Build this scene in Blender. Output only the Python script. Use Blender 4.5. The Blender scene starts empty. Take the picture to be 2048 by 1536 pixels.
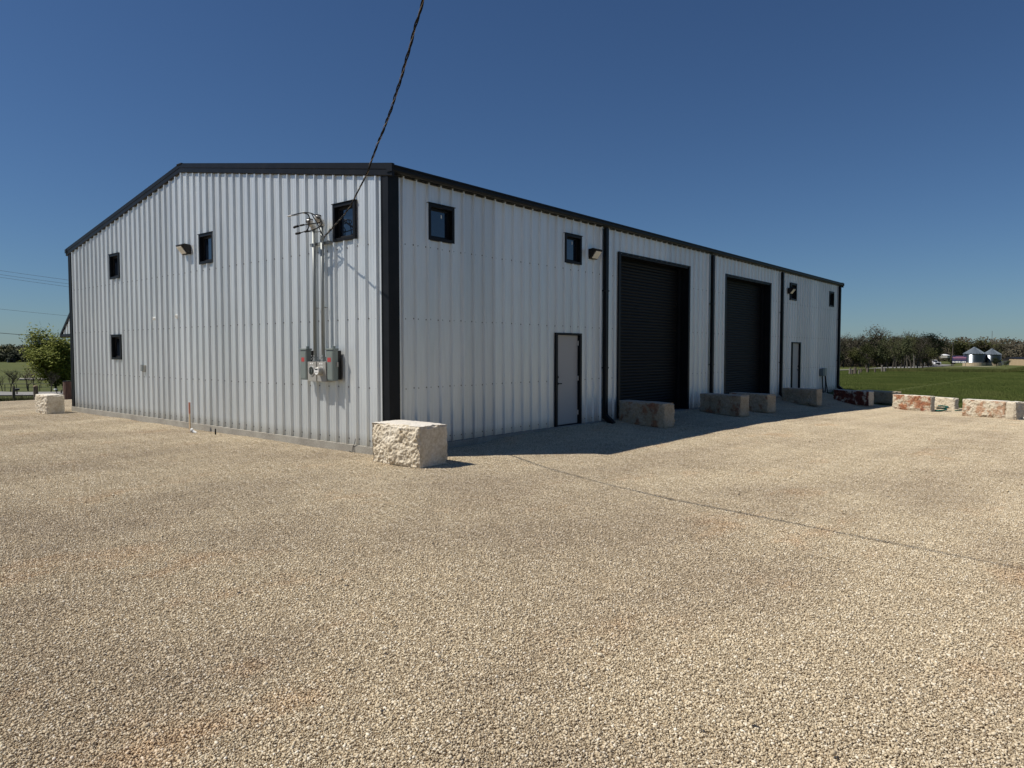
import bpy, bmesh, math, random
import numpy as np
from mathutils import Vector, Matrix, noise

random.seed(7); rng = np.random.default_rng(7)
SC = bpy.context.scene
COL = SC.collection

# ------------------------------------------------------------------ camera, sky, sun, exposure
FPX, CX, CY, HOR, EYE = 1408.0, 1024.0, 768.0, 704.5, 1.70
PITCH = math.atan((CY - HOR) / FPX)
HEAD = math.radians(40.06)
FW = Vector((math.cos(HEAD), math.sin(HEAD), 0)); RT = Vector((math.sin(HEAD), -math.cos(HEAD), 0))
CAM = Vector((-8.0528, -9.5637, EYE))

cd = bpy.data.cameras.new('camera'); cam = bpy.data.objects.new('camera', cd); COL.objects.link(cam)
cd.sensor_fit = 'HORIZONTAL'; cd.sensor_width = 36.0; cd.lens = FPX / 2048 * 36.0
cd.clip_start = 0.05; cd.clip_end = 3000
cam.location = CAM
cam.rotation_euler = (math.pi / 2 - PITCH, 0, HEAD - math.pi / 2)
SC.camera = cam

SUN_DIR = Vector((0.452, -0.405, -0.795)).normalized()          # the way the light travels
SUN_EL = math.asin(-SUN_DIR.z); SUN_AZ = math.atan2(-SUN_DIR.x, -SUN_DIR.y)
w = bpy.data.worlds.new('World'); SC.world = w; w.use_nodes = True
nt = w.node_tree; nt.nodes.clear()
sky = nt.nodes.new('ShaderNodeTexSky'); sky.sky_type = 'NISHITA'; sky.sun_disc = False
sky.sun_elevation = SUN_EL; sky.sun_rotation = SUN_AZ
sky.altitude = 200; sky.air_density = 1.0; sky.dust_density = 0.2; sky.ozone_density = 2.9
bg = nt.nodes.new('ShaderNodeBackground'); bg.inputs['Strength'].default_value = 0.05
wo = nt.nodes.new('ShaderNodeOutputWorld')
tint = nt.nodes.new('ShaderNodeMix'); tint.data_type = 'RGBA'; tint.blend_type = 'MULTIPLY'; tint.inputs[0].default_value = 1.0
tint.inputs[7].default_value = (.63, .845, 1.10, 1); nt.links.new(sky.outputs[0], tint.inputs[6]); nt.links.new(tint.outputs[2], bg.inputs[0]); nt.links.new(bg.outputs[0], wo.inputs[0])
sl = bpy.data.lights.new('sun', 'SUN'); sl.energy = 4.6; sl.angle = math.radians(0.5); sl.color = (1.0, 0.94, 0.84)
so = bpy.data.objects.new('sun', sl); COL.objects.link(so)
so.rotation_euler = SUN_DIR.to_track_quat('-Z', 'Y').to_euler(); so.location = (0, 0, 40)
SC.view_settings.view_transform = 'Standard'; SC.view_settings.look = 'None'
SC.view_settings.exposure = 0.12; SC.view_settings.gamma = 1.0; SC.view_settings.use_curve_mapping = False
SC.cycles.max_bounces = 8

# ------------------------------------------------------------------ measuring helpers (a sight line met with a real plane)
def sight(u, v):
    a = (u - CX) / FPX; b = -(v - CY) / FPX
    f = math.cos(PITCH) + b * math.sin(PITCH); up = -math.sin(PITCH) + b * math.cos(PITCH)
    return Vector((FW.x * f + RT.x * a, FW.y * f + RT.y * a, up))
def meet(u, v, ax, val):
    d = sight(u, v); return CAM + d * ((val - CAM[ax]) / d[ax])
def gab(u, v, x=0.0): return meet(u, v, 0, x)
def far(u, v, depth):
    d = sight(u, v); return CAM + d * (depth / (d.x * FW.x + d.y * FW.y))

def sm(t): t = min(1.0, max(0.0, t)); return t * t * (3 - 2 * t)
YK = [(-99, 0), (14, 0), (17, -.05), (31, -.55), (37, -.85), (48, -1.2), (68, -1.85), (9999, -1.85)]
XK = [(-9999, 0), (9.5, 0), (16, -.14), (23, -.36), (27, -.42), (60, -.65), (140, -1.15), (230, -1.85), (9999, -1.85)]
def pw(K, t):
    for (a, va), (b, vb) in zip(K, K[1:]):
        if t <= b: return va + (vb - va) * (t - a) / (b - a) if t > a else va
    return K[-1][1]
def gz(x, y):
    z = -0.155
    nb = sm(-(y - .3) / 3.0) if x < 27.3 else 1.0
    if 27.3 <= x < 31: nb = sm(-(y - .3) / 3.0) + (1 - sm(-(y - .3) / 3.0)) * sm((x - 27.3) / 4)
    zx = pw(XK, x) * (nb if y < 3 else (0 if x < 27.3 else nb)); zy = pw(YK, y)
    z += max(-2.15 + .155, zx + zy)
    if -2 < y <= .5 and x > 0: z += 0.125 * sm((x - .8) / 3.6) * math.exp(-max(0, -y) / .9)
    if -40 < x < 40 and -40 < y < 34:
        a, b = x * .80 + y * .60, -x * .60 + y * .80          # faint windrows and wheel ruts left by the grader
        z += 0.012 * noise.noise(Vector((x * .35, y * .35, 0))) + .016 * noise.noise(Vector((a * .22, b * .95, 4))) + .012 * noise.noise(Vector((x * 1.1, y * .5, 9)))
    return z
def hit(u, v):
    z = -.2
    for _ in range(12):
        p = meet(u, v, 2, z); z = gz(p.x, p.y)
    return Vector((p.x, p.y, z))

# ------------------------------------------------------------------ materials
def mat(name, base=(.5, .5, .5), rough=.6, metal=0.0, spec=.5):
    m = bpy.data.materials.new(name); m.use_nodes = True
    b = m.node_tree.nodes['Principled BSDF']
    b.inputs['Base Color'].default_value = (*base, 1); b.inputs['Roughness'].default_value = rough
    b.inputs['Metallic'].default_value = metal; b.inputs['Specular IOR Level'].default_value = spec
    return m
class N:
    def __init__(s, m): s.m = m; s.t = m.node_tree; s.b = s.t.nodes['Principled BSDF']
    def n(s, k, **kw):
        x = s.t.nodes.new(k)
        for a, b in kw.items():
            if hasattr(x, a): setattr(x, a, b)
            else: x.inputs[a.replace('_', ' ')].default_value = b
        return x
    def l(s, a, b): s.t.links.new(a, b)
    def pos(s, scale=(1, 1, 1), obj=False):
        g = s.n('ShaderNodeTexCoord').outputs['Object'] if obj else s.n('ShaderNodeNewGeometry').outputs['Position']
        mp = s.n('ShaderNodeMapping'); mp.inputs['Scale'].default_value = scale; s.l(g, mp.inputs[0]); return mp.outputs[0]
    def noise(s, vec, scale, detail=4, rough=.55):
        x = s.n('ShaderNodeTexNoise'); x.inputs['Scale'].default_value = scale; x.inputs['Detail'].default_value = detail
        x.inputs['Roughness'].default_value = rough; s.l(vec, x.inputs['Vector']); return x.outputs[0]
    def ramp(s, fac, stops):
        r = s.n('ShaderNodeValToRGB'); e = r.color_ramp.elements
        while len(e) < len(stops): e.new(.5)
        for i, (p, c) in enumerate(stops):
            e[i].position = p; e[i].color = (*c, 1) if len(c) == 3 else c
        s.l(fac, r.inputs[0]); return r.outputs[0]
    def mix(s, fac, a, b, mode='MIX'):
        x = s.n('ShaderNodeMix', data_type='RGBA', blend_type=mode)
        for i, v in ((0, fac), (6, a), (7, b)):
            if hasattr(v, 'links'): s.l(v, x.inputs[i])
            elif isinstance(v, (int, float)): x.inputs[i].default_value = v
            else: x.inputs[i].default_value = (*v, 1)
        return x.outputs[2]
    def bump(s, h, strength=.3, dist=.01):
        x = s.n('ShaderNodeBump'); x.inputs['Strength'].default_value = strength; x.inputs['Distance'].default_value = dist
        s.l(h, x.inputs['Height']); s.l(x.outputs[0], s.b.inputs['Normal'])
    def col(s, c): s.l(c, s.b.inputs['Base Color'])

def galvalume():
    m = mat('galvalume', (.6, .62, .64), .5, .58); n = N(m)
    a = n.noise(n.pos((1, 1, .25)), 1.3, 4); b = n.noise(n.pos((6, 6, .5)), 3.0, 3)
    oi = n.n('ShaderNodeObjectInfo').outputs['Random']
    c = n.ramp(a, [(.3, (.64, .67, .675)), (.7, (.77, .80, .81))])
    c = n.mix(.25, c, n.ramp(b, [(.35, (.52, .545, .55)), (.65, (.78, .815, .825))]))
    c = n.mix(.35, c, n.ramp(oi, [(0, (.51, .54, .55)), (1, (.80, .84, .85))]))
    z = n.n('ShaderNodeSeparateXYZ'); n.l(n.n('ShaderNodeNewGeometry').outputs['Position'], z.inputs[0])
    dirt = n.ramp(z.outputs[2], [(0, (.55, .5, .42)), (.22, (1, 1, 1))])     # splash-back dust along the foot
    n.col(n.mix(.6, c, dirt, 'MULTIPLY'))
    r = n.n('ShaderNodeMapRange'); r.inputs[3].default_value = .34; r.inputs[4].default_value = .50; n.l(a, r.inputs[0]); n.l(r.outputs[0], n.b.inputs['Roughness'])
    n.bump(n.noise(n.pos((1, 1, .35)), 1.9, 2), .5, .014)
    return m
M = {}
M['galv'] = galvalume()
def black_trim():
    m = mat('black_trim', (.006, .007, .009), .45, 0, .22); n = N(m)
    a = n.noise(n.pos(), 3, 5); n.col(n.ramp(a, [(.3, (.004, .005, .007)), (.75, (.010, .011, .014))]))
    n.bump(n.noise(n.pos((1, 1, .3)), 1.2, 2), .2, .01); return m
M['black'] = black_trim()
M['slat'] = mat('door_slat_paint', (.0045, .005, .006), .5, 0, .16)
M['rubber'] = mat('black_rubber', (.006, .006, .006), .75, 0, .2)
M['dark'] = mat('dark_bronze', (.013, .012, .012), .5, 0, .3)
M['steel'] = mat('galvanised_pipe', (.24, .26, .26), .45, .3)
M['glint'] = mat('bright_steel', (.5, .5, .49), .4, .3)
M['alu'] = mat('bare_aluminium', (.22, .19, .16), .55, .3)
M['boxgray'] = mat('enclosure_gray', (.17, .20, .19), .5)
M['boxgray2'] = mat('meter_socket_gray', (.36, .35, .32), .45, .2)
M['white'] = mat('white_plastic', (.8, .8, .78), .4)
M['red'] = mat('red_label', (.42, .05, .05), .5)
M['lcd'] = mat('meter_display', (.03, .035, .03), .3)
M['leaf_door'] = mat('primed_door', (.42, .42, .405), .5)
M['hinge'] = mat('hinge_steel', (.6, .6, .58), .4, .5)
M['lens'] = mat('lamp_lens', (.80, .78, .70), .35)
M['stickr'] = mat('pane_sticker', (.55, .6, .6), .5)
M['inside'] = mat('dim_interior', (.12, .12, .12), .9)
g = mat('window_glass', (.006, .010, .018), .03, 0, .9); g.node_tree.nodes['Principled BSDF'].inputs['Coat Weight'].default_value = .6
g.node_tree.nodes['Principled BSDF'].inputs['Coat Roughness'].default_value = .02; M['glass'] = g
def concrete():
    m = mat('concrete', (.35, .33, .29), .85); n = N(m)
    a = n.noise(n.pos(), 2.2, 6); c = n.ramp(a, [(.3, (.20, .18, .15)), (.7, (.36, .34, .29))])
    n.col(n.mix(.3, c, n.ramp(n.noise(n.pos(), 40, 3), [(.3, (.15, .14, .12)), (.7, (.5, .48, .43))])))
    n.bump(n.noise(n.pos(), 30, 4), .4, .01); return m
M['conc'] = concrete()
def wood(name, a, b):
    m = mat(name, a, .85); n = N(m)
    n.col(n.ramp(n.noise(n.pos((14, 14, 1.2)), 2.5, 5), [(.3, a), (.7, b)])); n.bump(n.noise(n.pos((20, 20, 1.5)), 3, 4), .6, .01); return m
M['stake'] = wood('pine_stake', (.42, .30, .18), (.58, .44, .28))
M['stakered'] = wood('red_sprayed_pine', (.30, .07, .04), (.40, .17, .11))
M['log'] = wood('weathered_log', (.055, .045, .034), (.16, .13, .10))
M['bark'] = wood('bark', (.030, .024, .019), (.085, .07, .055))
M['palebark'] = wood('pale_bark', (.10, .09, .075), (.2, .18, .15))
M['fencewood'] = wood('cedar_fence_board', (.34, .25, .15), (.48, .37, .24))
M['brickred'] = wood('rusty_cylinder', (.07, .04, .032), (.17, .10, .08))
M['green'] = mat('green_hose', (.006, .10, .07), .45)

def stone_mat(name, stain, seed, dark=(.28, .10, .05), lo=.5, shade_tint=0):
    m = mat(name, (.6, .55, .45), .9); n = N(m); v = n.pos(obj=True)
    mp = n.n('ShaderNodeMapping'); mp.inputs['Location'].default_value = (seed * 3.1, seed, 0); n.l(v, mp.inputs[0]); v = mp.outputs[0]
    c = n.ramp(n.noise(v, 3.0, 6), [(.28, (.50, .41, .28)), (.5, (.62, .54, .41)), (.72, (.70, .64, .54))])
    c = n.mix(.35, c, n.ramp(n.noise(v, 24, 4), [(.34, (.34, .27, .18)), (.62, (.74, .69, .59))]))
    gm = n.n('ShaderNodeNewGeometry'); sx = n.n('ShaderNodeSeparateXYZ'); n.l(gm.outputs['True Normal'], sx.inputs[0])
    c = n.mix(n.ramp(sx.outputs[2], [(.75, (0, 0, 0)), (.95, (.6, .6, .6))]), c, (.76, .73, .68))     # paler colour on the sawn top bed
    if shade_tint: c = n.mix(1.0, c, (.74, .68, .60), 'MULTIPLY')  # darker, browner base: shade put into the colour of the shadowed blocks
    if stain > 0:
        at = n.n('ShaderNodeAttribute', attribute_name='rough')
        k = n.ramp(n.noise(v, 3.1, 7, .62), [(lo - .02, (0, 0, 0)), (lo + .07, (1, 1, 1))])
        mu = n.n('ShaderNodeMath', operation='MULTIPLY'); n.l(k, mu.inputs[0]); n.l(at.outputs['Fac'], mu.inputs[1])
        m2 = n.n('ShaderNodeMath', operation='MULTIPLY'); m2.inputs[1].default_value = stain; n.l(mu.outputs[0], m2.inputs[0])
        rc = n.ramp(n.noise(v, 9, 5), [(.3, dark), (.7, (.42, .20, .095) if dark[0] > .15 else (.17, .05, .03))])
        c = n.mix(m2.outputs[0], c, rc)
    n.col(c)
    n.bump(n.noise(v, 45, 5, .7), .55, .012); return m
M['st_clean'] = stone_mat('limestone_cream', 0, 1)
M['st_some'] = stone_mat('limestone_rust_flecked', .85, 2, (.16, .05, .03), lo=.54, shade_tint=1); M['st_shaded'] = stone_mat('limestone_shaded', .5, 6, (.12, .08, .05), lo=.58, shade_tint=1); M['st_tan'] = stone_mat('limestone_tan_stained', .75, 4, (.30, .15, .08), lo=.50)
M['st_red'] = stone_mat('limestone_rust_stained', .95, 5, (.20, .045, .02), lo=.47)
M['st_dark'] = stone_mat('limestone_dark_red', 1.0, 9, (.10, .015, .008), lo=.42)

def gravel_colour(n, fine):
    c = n.ramp(fine, [(0, (.12, .095, .065)), (.07, (.30, .235, .155)), (.30, (.47, .385, .26)), (.6, (.61, .505, .345)), (.88, (.74, .65, .49)), (1, (.86, .80, .68))])
    big = n.noise(n.pos((.45, .75, 1)), .55, 5, .6)
    c = n.mix(n.ramp(big, [(.38, (1, 1, 1)), (.56, (0, 0, 0))]), c, n.mix(1.0, c, (.80, .78, .78), 'MULTIPLY'))  # patchy tone; its dark bands also paint in shading of shallow relief
    rust = n.noise(n.pos((.55, 1.0, 1)), .9, 6, .7)
    c = n.mix(n.ramp(rust, [(.57, (0, 0, 0)), (.72, (.5, .5, .5))]), c, n.mix(1.0, c, (1.0, .76, .58), 'MULTIPLY'))
    pale = n.noise(n.pos((1.4, .5, 1)), 1.3, 6, .65)
    return n.mix(n.ramp(pale, [(.56, (0, 0, 0)), (.7, (.5, .5, .5))]), c, n.mix(1.0, c, (1.10, 1.08, 1.05), 'MULTIPLY'))
def gravel_stone():
    m = mat('crushed_limestone', rough=.9); n = N(m)
    at = n.n('ShaderNodeAttribute', attribute_name='tone'); n.col(gravel_colour(n, at.outputs['Fac'])); return m
def gravel_base():
    m = mat('gravel_bed', rough=.95); n = N(m)
    v = n.n('ShaderNodeTexVoronoi'); v.inputs['Scale'].default_value = 60; n.l(n.pos(), v.inputs['Vector'])
    s = n.n('ShaderNodeSeparateColor'); n.l(v.outputs['Color'], s.inputs[0])
    c = gravel_colour(n, s.outputs[0]); n.col(n.mix(1.0, c, (.85, .80, .74), 'MULTIPLY')); n.bump(v.outputs['Distance'], .8, .01); return m
M['gst'] = gravel_stone(); M['gbed'] = gravel_base()
def grass_mat(name, a, b, c3, sc=.25):
    m = mat(name, a, .9, 0, .2); n = N(m)
    c = n.ramp(n.noise(n.pos((1, 1, 1)), sc, 6, .6), [(.3, a), (.52, b), (.74, c3)])
    n.col(n.mix(.35, c, n.ramp(n.noise(n.pos(), 3.5, 4), [(.3, a), (.7, c3)]))); n.bump(n.noise(n.pos(), 4, 5, .7), .8, .15); return m
M['grass'] = grass_mat('field_grass', (.052, .068, .018), (.085, .102, .026), (.145, .145, .05), .12)
M['blade'] = grass_mat('grass_blades', (.055, .082, .018), (.090, .125, .028), (.16, .175, .055), .16)
M['weed'] = grass_mat('roadside_weeds', (.05, .055, .022), (.085, .09, .035), (.15, .14, .07), .8)
def asphalt(name, a, b):
    m = mat(name, a, .9); n = N(m); n.col(n.ramp(n.noise(n.pos(), .6, 6), [(.3, a), (.7, b)])); n.bump(n.noise(n.pos(), 30, 3), .3, .01); return m
M['road'] = asphalt('worn_asphalt', (.20, .195, .19), (.27, .265, .25))
M['track'] = asphalt('caliche_track', (.42, .37, .28), (.55, .5, .4))
def leaves(name, cols, rnd=.5):
    m = mat(name, cols[0], .75, 0, .25); n = N(m)
    at = n.n('ShaderNodeAttribute', attribute_name='tone'); oi = n.n('ShaderNodeObjectInfo').outputs['Random']
    c = n.ramp(at.outputs['Fac'], [(i / (len(cols) - 1), x) for i, x in enumerate(cols)])
    n.col(n.mix(rnd, c, n.mix(1.0, c, n.ramp(oi, [(0, (.55, .6, .6)), (1, (1.35, 1.25, 1.1))]), 'MULTIPLY'))); return m
M['lf_bright'] = leaves('spring_leaves', [(.065, .08, .012), (.14, .17, .02), (.24, .26, .04)])
M['lf_green'] = leaves('greening_shrub_leaves', [(.030, .036, .012), (.058, .066, .020), (.10, .105, .035)])
M['lf_dark'] = leaves('cedar_foliage', [(.018, .026, .012), (.035, .045, .018), (.055, .065, .028)])
M['lf_brown'] = leaves('bare_twigs_and_buds', [(.036, .031, .022), (.068, .060, .042), (.11, .098, .068)])
M['lf_mix'] = leaves('budding_oak_foliage', [(.034, .040, .016), (.064, .070, .028), (.11, .11, .048)])
M['lf_red'] = leaves('redbud_blossom', [(.06, .03, .025), (.10, .05, .035), (.14, .08, .05)])
M['silo'] = mat('corrugated_silo_steel', (.20, .225, .26), .27, 1.0)
M['siloroof'] = mat('silo_roof_sheet', (.17, .20, .23), .45, .5)
M['truck'] = mat('white_truck_paint', (.75, .76, .78), .3)
M['tyre'] = mat('tyre_rubber', (.02, .02, .02), .8)
M['signblue'] = mat('sign_blue', (.03, .035, .10), .5)
M['signpink'] = mat('sign_pink', (.5, .22, .33), .5)
M['pole'] = mat('utility_pole_wood', (.10, .085, .07), .9)
M['wire'] = mat('line_wire', (.02, .02, .024), .7)
M['barnred'] = mat('barn_dark', (.02, .018, .02), .8)

# ------------------------------------------------------------------ mesh helpers
class MB:
    def __init__(s): s.v = []; s.f = []; s.t = []
    def add(s, vs, fs, tone=0.0):
        o = len(s.v); s.v += [tuple(p) for p in vs]; s.f += [tuple(i + o for i in f) for f in fs]; s.t += [tone] * len(vs); return s
    def box(s, a, b, rot=0, piv=None, bev=0):
        (x0, y0, z0), (x1, y1, z1) = a, b
        vs = [(x0, y0, z0), (x1, y0, z0), (x1, y1, z0), (x0, y1, z0), (x0, y0, z1), (x1, y0, z1), (x1, y1, z1), (x0, y1, z1)]
        if rot:
            p = Vector(piv or ((x0 + x1) / 2, (y0 + y1) / 2, 0)); R = Matrix.Rotation(rot, 3, 'Z')
            vs = [R @ (Vector(v) - p) + p for v in vs]
        return s.add(vs, [(3, 2, 1, 0), (4, 5, 6, 7), (0, 1, 5, 4), (1, 2, 6, 5), (2, 3, 7, 6), (3, 0, 4, 7)])
    def tube(s, pts, r, n=8, r1=None, tone=0.0, cap=True):
        pts = [Vector(p) for p in pts]; r1 = r if r1 is None else r1; L = len(pts); vs = []; up = None
        for i, p in enumerate(pts):
            d = (pts[min(i + 1, L - 1)] - pts[max(i - 1, 0)])
            d = d.normalized() if d.length > 1e-9 else Vector((0, 0, 1))
            if up is None: up = d.orthogonal().normalized()
            else: up = (up - d * up.dot(d)); up = up.normalized() if up.length > 1e-6 else d.orthogonal().normalized()
            q = d.cross(up); rr = r + (r1 - r) * i / max(1, L - 1)
            for k in range(n):
                a = 2 * math.pi * k / n; vs.append(p + (up * math.cos(a) + q * math.sin(a)) * rr)
        fs = [(i * n + k, i * n + (k + 1) % n, (i + 1) * n + (k + 1) % n, (i + 1) * n + k) for i in range(L - 1) for k in range(n)]
        if cap: fs += [tuple(range(n - 1, -1, -1)), tuple((L - 1) * n + k for k in range(n))]
        return s.add(vs, fs, tone)
    def lathe(s, prof, c, axis=(0, 0, 1), n=24):
        ax = Vector(axis).normalized(); u = ax.orthogonal().normalized(); w_ = ax.cross(u); c = Vector(c); vs = []
        for r, h in prof:
            for k in range(n):
                a = 2 * math.pi * k / n; vs.append(c + ax * h + (u * math.cos(a) + w_ * math.sin(a)) * r)
        fs = [(i * n + k, i * n + (k + 1) % n, (i + 1) * n + (k + 1) % n, (i + 1) * n + k) for i in range(len(prof) - 1) for k in range(n)]
        fs += [tuple(range(n - 1, -1, -1)), tuple((len(prof) - 1) * n + k for k in range(n))]
        return s.add(vs, fs)
    def mesh(s, name, m, smooth=False):
        me = bpy.data.meshes.new(name); me.from_pydata(s.v, [], s.f); me.materials.append(m)
        if any(s.t): me.attributes.new('tone', 'FLOAT', 'POINT').data.foreach_set('value', s.t)
        if smooth: me.shade_smooth()
        me.update(); return me
    def build(s, name, m, parent=None, smooth=False, bevel=0, **tags):
        o = link(name, s.mesh(name, m, smooth), parent, **tags)
        if bevel:
            b = o.modifiers.new('bevel', 'BEVEL'); b.width = bevel; b.segments = 2; b.limit_method = 'ANGLE'
        return o
def link(name, data, parent=None, loc=None, rot=None, **tags):
    o = bpy.data.objects.new(name, data); COL.objects.link(o)
    if parent:
        o.parent = parent; o.matrix_parent_inverse = Matrix.Translation(-parent.location) if parent.parent is None else parent_inv(parent)
    if loc is not None: o.location = loc
    if rot is not None: o.rotation_euler = rot
    for k, v in tags.items(): o[k] = v
    return o
def parent_inv(p):
    q = p
    while q.parent: q = q.parent
    return Matrix.Translation((0, 0, 0))
def thing(name, label, cat, loc=(0, 0, 0), group=None):
    o = bpy.data.objects.new(name, None); COL.objects.link(o); o.location = loc; o['label'] = label; o['category'] = cat
    if group: o['group'] = group
    return o
def fresh(): return MB()

# ------------------------------------------------------------------ the ground
def sheet(name, xs, ys, m, dz=0.0, cull=None):
    vs = []; idx = {}; fs = []
    for j, y in enumerate(ys):
        for i, x in enumerate(xs): vs.append((x, y, gz(x, y) + dz))
    n = len(xs)
    for j in range(len(ys) - 1):
        for i in range(n - 1):
            if cull and not cull((xs[i] + xs[i + 1]) / 2, (ys[j] + ys[j + 1]) / 2): continue
            fs.append((j * n + i, j * n + i + 1, (j + 1) * n + i + 1, (j + 1) * n + i))
    me = bpy.data.meshes.new(name); me.from_pydata(vs, [], fs); me.materials.append(m); me.shade_smooth()
    return link(name, me, kind='structure')
def steps(a, b, near, k=1.12, s0=.5, mx=60):
    out = [near]; s = s0; x = near
    while x < b: x += s; s = min(mx, s * k); out.append(min(x, b))
    s = s0; x = near; lo = []
    while x > a: x -= s; s = min(mx, s * k); lo.append(max(x, a))
    return lo[::-1] + out
def smooth_boundary(p, q, x): return p
# gravel yard boundary: beyond these lines the yard gives way to grass
EA, EB, EC = hit(1684, 786), hit(1915, 816), hit(2047, 829)
E0, E1 = hit(0, 802), hit(140, 797)
def in_yard(x, y):
    if y > E0.y - .35 + .25 * noise.noise(Vector((x * .5, 3, 0))): return False
    # right edge: polyline EA -> EB -> EC and on
    w_ = .35 * noise.noise(Vector((x * .4, y * .4, 7)))
    if y > EA.y: lim = EA.x + .0 * (y - EA.y)
    elif y > EB.y: lim = EB.x + (EA.x - EB.x) * (y - EB.y) / (EA.y - EB.y)
    else: lim = EB.x + (EC.x - EB.x) / (EC.y - EB.y) * (y - EB.y)
    lim = max(lim, 12)
    return x < lim + w_ and y > -34 and x > -34
sheet('ground', steps(-900, 1500, 10, 1.1, 1.0), steps(-900, 1500, 0, 1.1, 1.0), M['grass'], dz=-.05)
gv = lambda x, y: in_yard(x, y) and not (0.3 < x < 26.8 and .3 < y < 14.9)
sheet('gravel_yard', list(np.arange(-34, 42, .5)), list(np.arange(-34, 36, .5)), M['gbed'], dz=-.012, cull=gv)

# real stones on the yard: one tile of stones, laid side by side in turned copies (geometry nodes, one countless mass)
def tile_self(name, m, tv, tf, tone, spots, rots, label, cat):
    nv = len(tv); me = bpy.data.meshes.new(name)
    P = np.array(spots, dtype=np.float32).reshape(-1, 3); V = np.concatenate([tv, P]).astype(np.float32)
    me.vertices.add(len(V)); me.vertices.foreach_set('co', V.ravel())
    nf = len(tf); k = tf.shape[1]
    me.loops.add(nf * k); me.loops.foreach_set('vertex_index', tf.ravel().astype(np.int32))
    me.polygons.add(nf); me.polygons.foreach_set('loop_start', np.arange(0, nf * k, k, dtype=np.int32))
    me.materials.append(m); me.update(calc_edges=True)
    me.attributes.new('tone', 'FLOAT', 'POINT').data.foreach_set('value', np.concatenate([tone, np.zeros(len(P))]).astype(np.float32))
    me.attributes.new('spot', 'BOOLEAN', 'POINT').data.foreach_set('value', np.concatenate([np.zeros(nv, bool), np.ones(len(P), bool)]))
    R = np.concatenate([np.zeros((nv, 3)), np.array(rots)]).astype(np.float32)
    me.attributes.new('turn', 'FLOAT_VECTOR', 'POINT').data.foreach_set('vector', R.ravel())
    o = link(name, me, label=label, category=cat, kind='stuff')
    ng = bpy.data.node_groups.new(name + '_layout', 'GeometryNodeTree')
    ng.interface.new_socket('Geometry', in_out='INPUT', socket_type='NodeSocketGeometry'); ng.interface.new_socket('Geometry', in_out='OUTPUT', socket_type='NodeSocketGeometry')
    i_ = ng.nodes.new('NodeGroupInput'); o_ = ng.nodes.new('NodeGroupOutput')
    a1 = ng.nodes.new('GeometryNodeInputNamedAttribute'); a1.data_type = 'BOOLEAN'; a1.inputs[0].default_value = 'spot'
    a2 = ng.nodes.new('GeometryNodeInputNamedAttribute'); a2.data_type = 'FLOAT_VECTOR'; a2.inputs[0].default_value = 'turn'
    sp = ng.nodes.new('GeometryNodeSeparateGeometry'); sp.domain = 'POINT'
    ip = ng.nodes.new('GeometryNodeInstanceOnPoints')
    L = ng.links.new
    L(i_.outputs[0], sp.inputs['Geometry']); L(a1.outputs['Attribute'], sp.inputs['Selection'])
    L(sp.outputs['Selection'], ip.inputs['Points']); L(sp.outputs['Inverted'], ip.inputs['Instance'])
    L(a2.outputs['Attribute'], ip.inputs['Rotation']); L(ip.outputs[0], o_.inputs[0])
    md = o.modifiers.new('layout', 'NODES'); md.node_group = ng
    return o
ICO_V = []; PHI = (1 + 5 ** .5) / 2
for a, b in ((1, PHI), (-1, PHI), (1, -PHI), (-1, -PHI)): ICO_V += [(0, a, b), (a, b, 0), (b, 0, a)]
bmi = bmesh.new(); bmesh.ops.create_icosphere(bmi, subdivisions=1, radius=1.0)
bmi.verts.ensure_lookup_table(); ICO_V = np.array([v.co[:] for v in bmi.verts]); ICO_F = np.array([[v.index for v in f.verts] for f in bmi.faces]); bmi.free()
def stones_tile(size, n, rmin, rmax, seed):
    r = np.random.default_rng(seed); nv = len(ICO_V)
    g_ = int(math.sqrt(n)); gx, gy = np.meshgrid(np.arange(g_), np.arange(g_)); n = g_ * g_
    P = np.stack([(gx.ravel() + r.uniform(-.1, 1.1, n)) / g_, (gy.ravel() + r.uniform(-.1, 1.1, n)) / g_], 1) * size - size / 2
    rad = rmin + (rmax - rmin) * r.random(n) ** 2.8
    sc = np.stack([rad * r.uniform(.85, 1.45, n), rad * r.uniform(.7, 1.15, n), rad * r.uniform(.5, .9, n)], 1)
    V = ICO_V[None] * (1 + r.uniform(-.22, .22, (n, nv, 1))) * sc[:, None, :]
    a, b, c = r.uniform(0, 6.28, n), r.uniform(-.6, .6, n), r.uniform(-.6, .6, n)
    def rot(V, t, i, j):
        ct, st = np.cos(t)[:, None], np.sin(t)[:, None]; W = V.copy(); W[..., i] = V[..., i] * ct - V[..., j] * st; W[..., j] = V[..., i] * st + V[..., j] * ct; return W
    V = rot(rot(rot(V, b, 0, 2), c, 1, 2), a, 0, 1)
    V[..., 0] += P[:, 0, None]; V[..., 1] += P[:, 1, None]; V[..., 2] += (r.uniform(-.004, .007, n) + rad * .15)[:, None]
    F = (ICO_F[None] + (np.arange(n) * nv)[:, None, None]).reshape(-1, 3)
    return V.reshape(-1, 3), F, np.repeat(r.beta(1.6, 1.45, n), nv)
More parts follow.
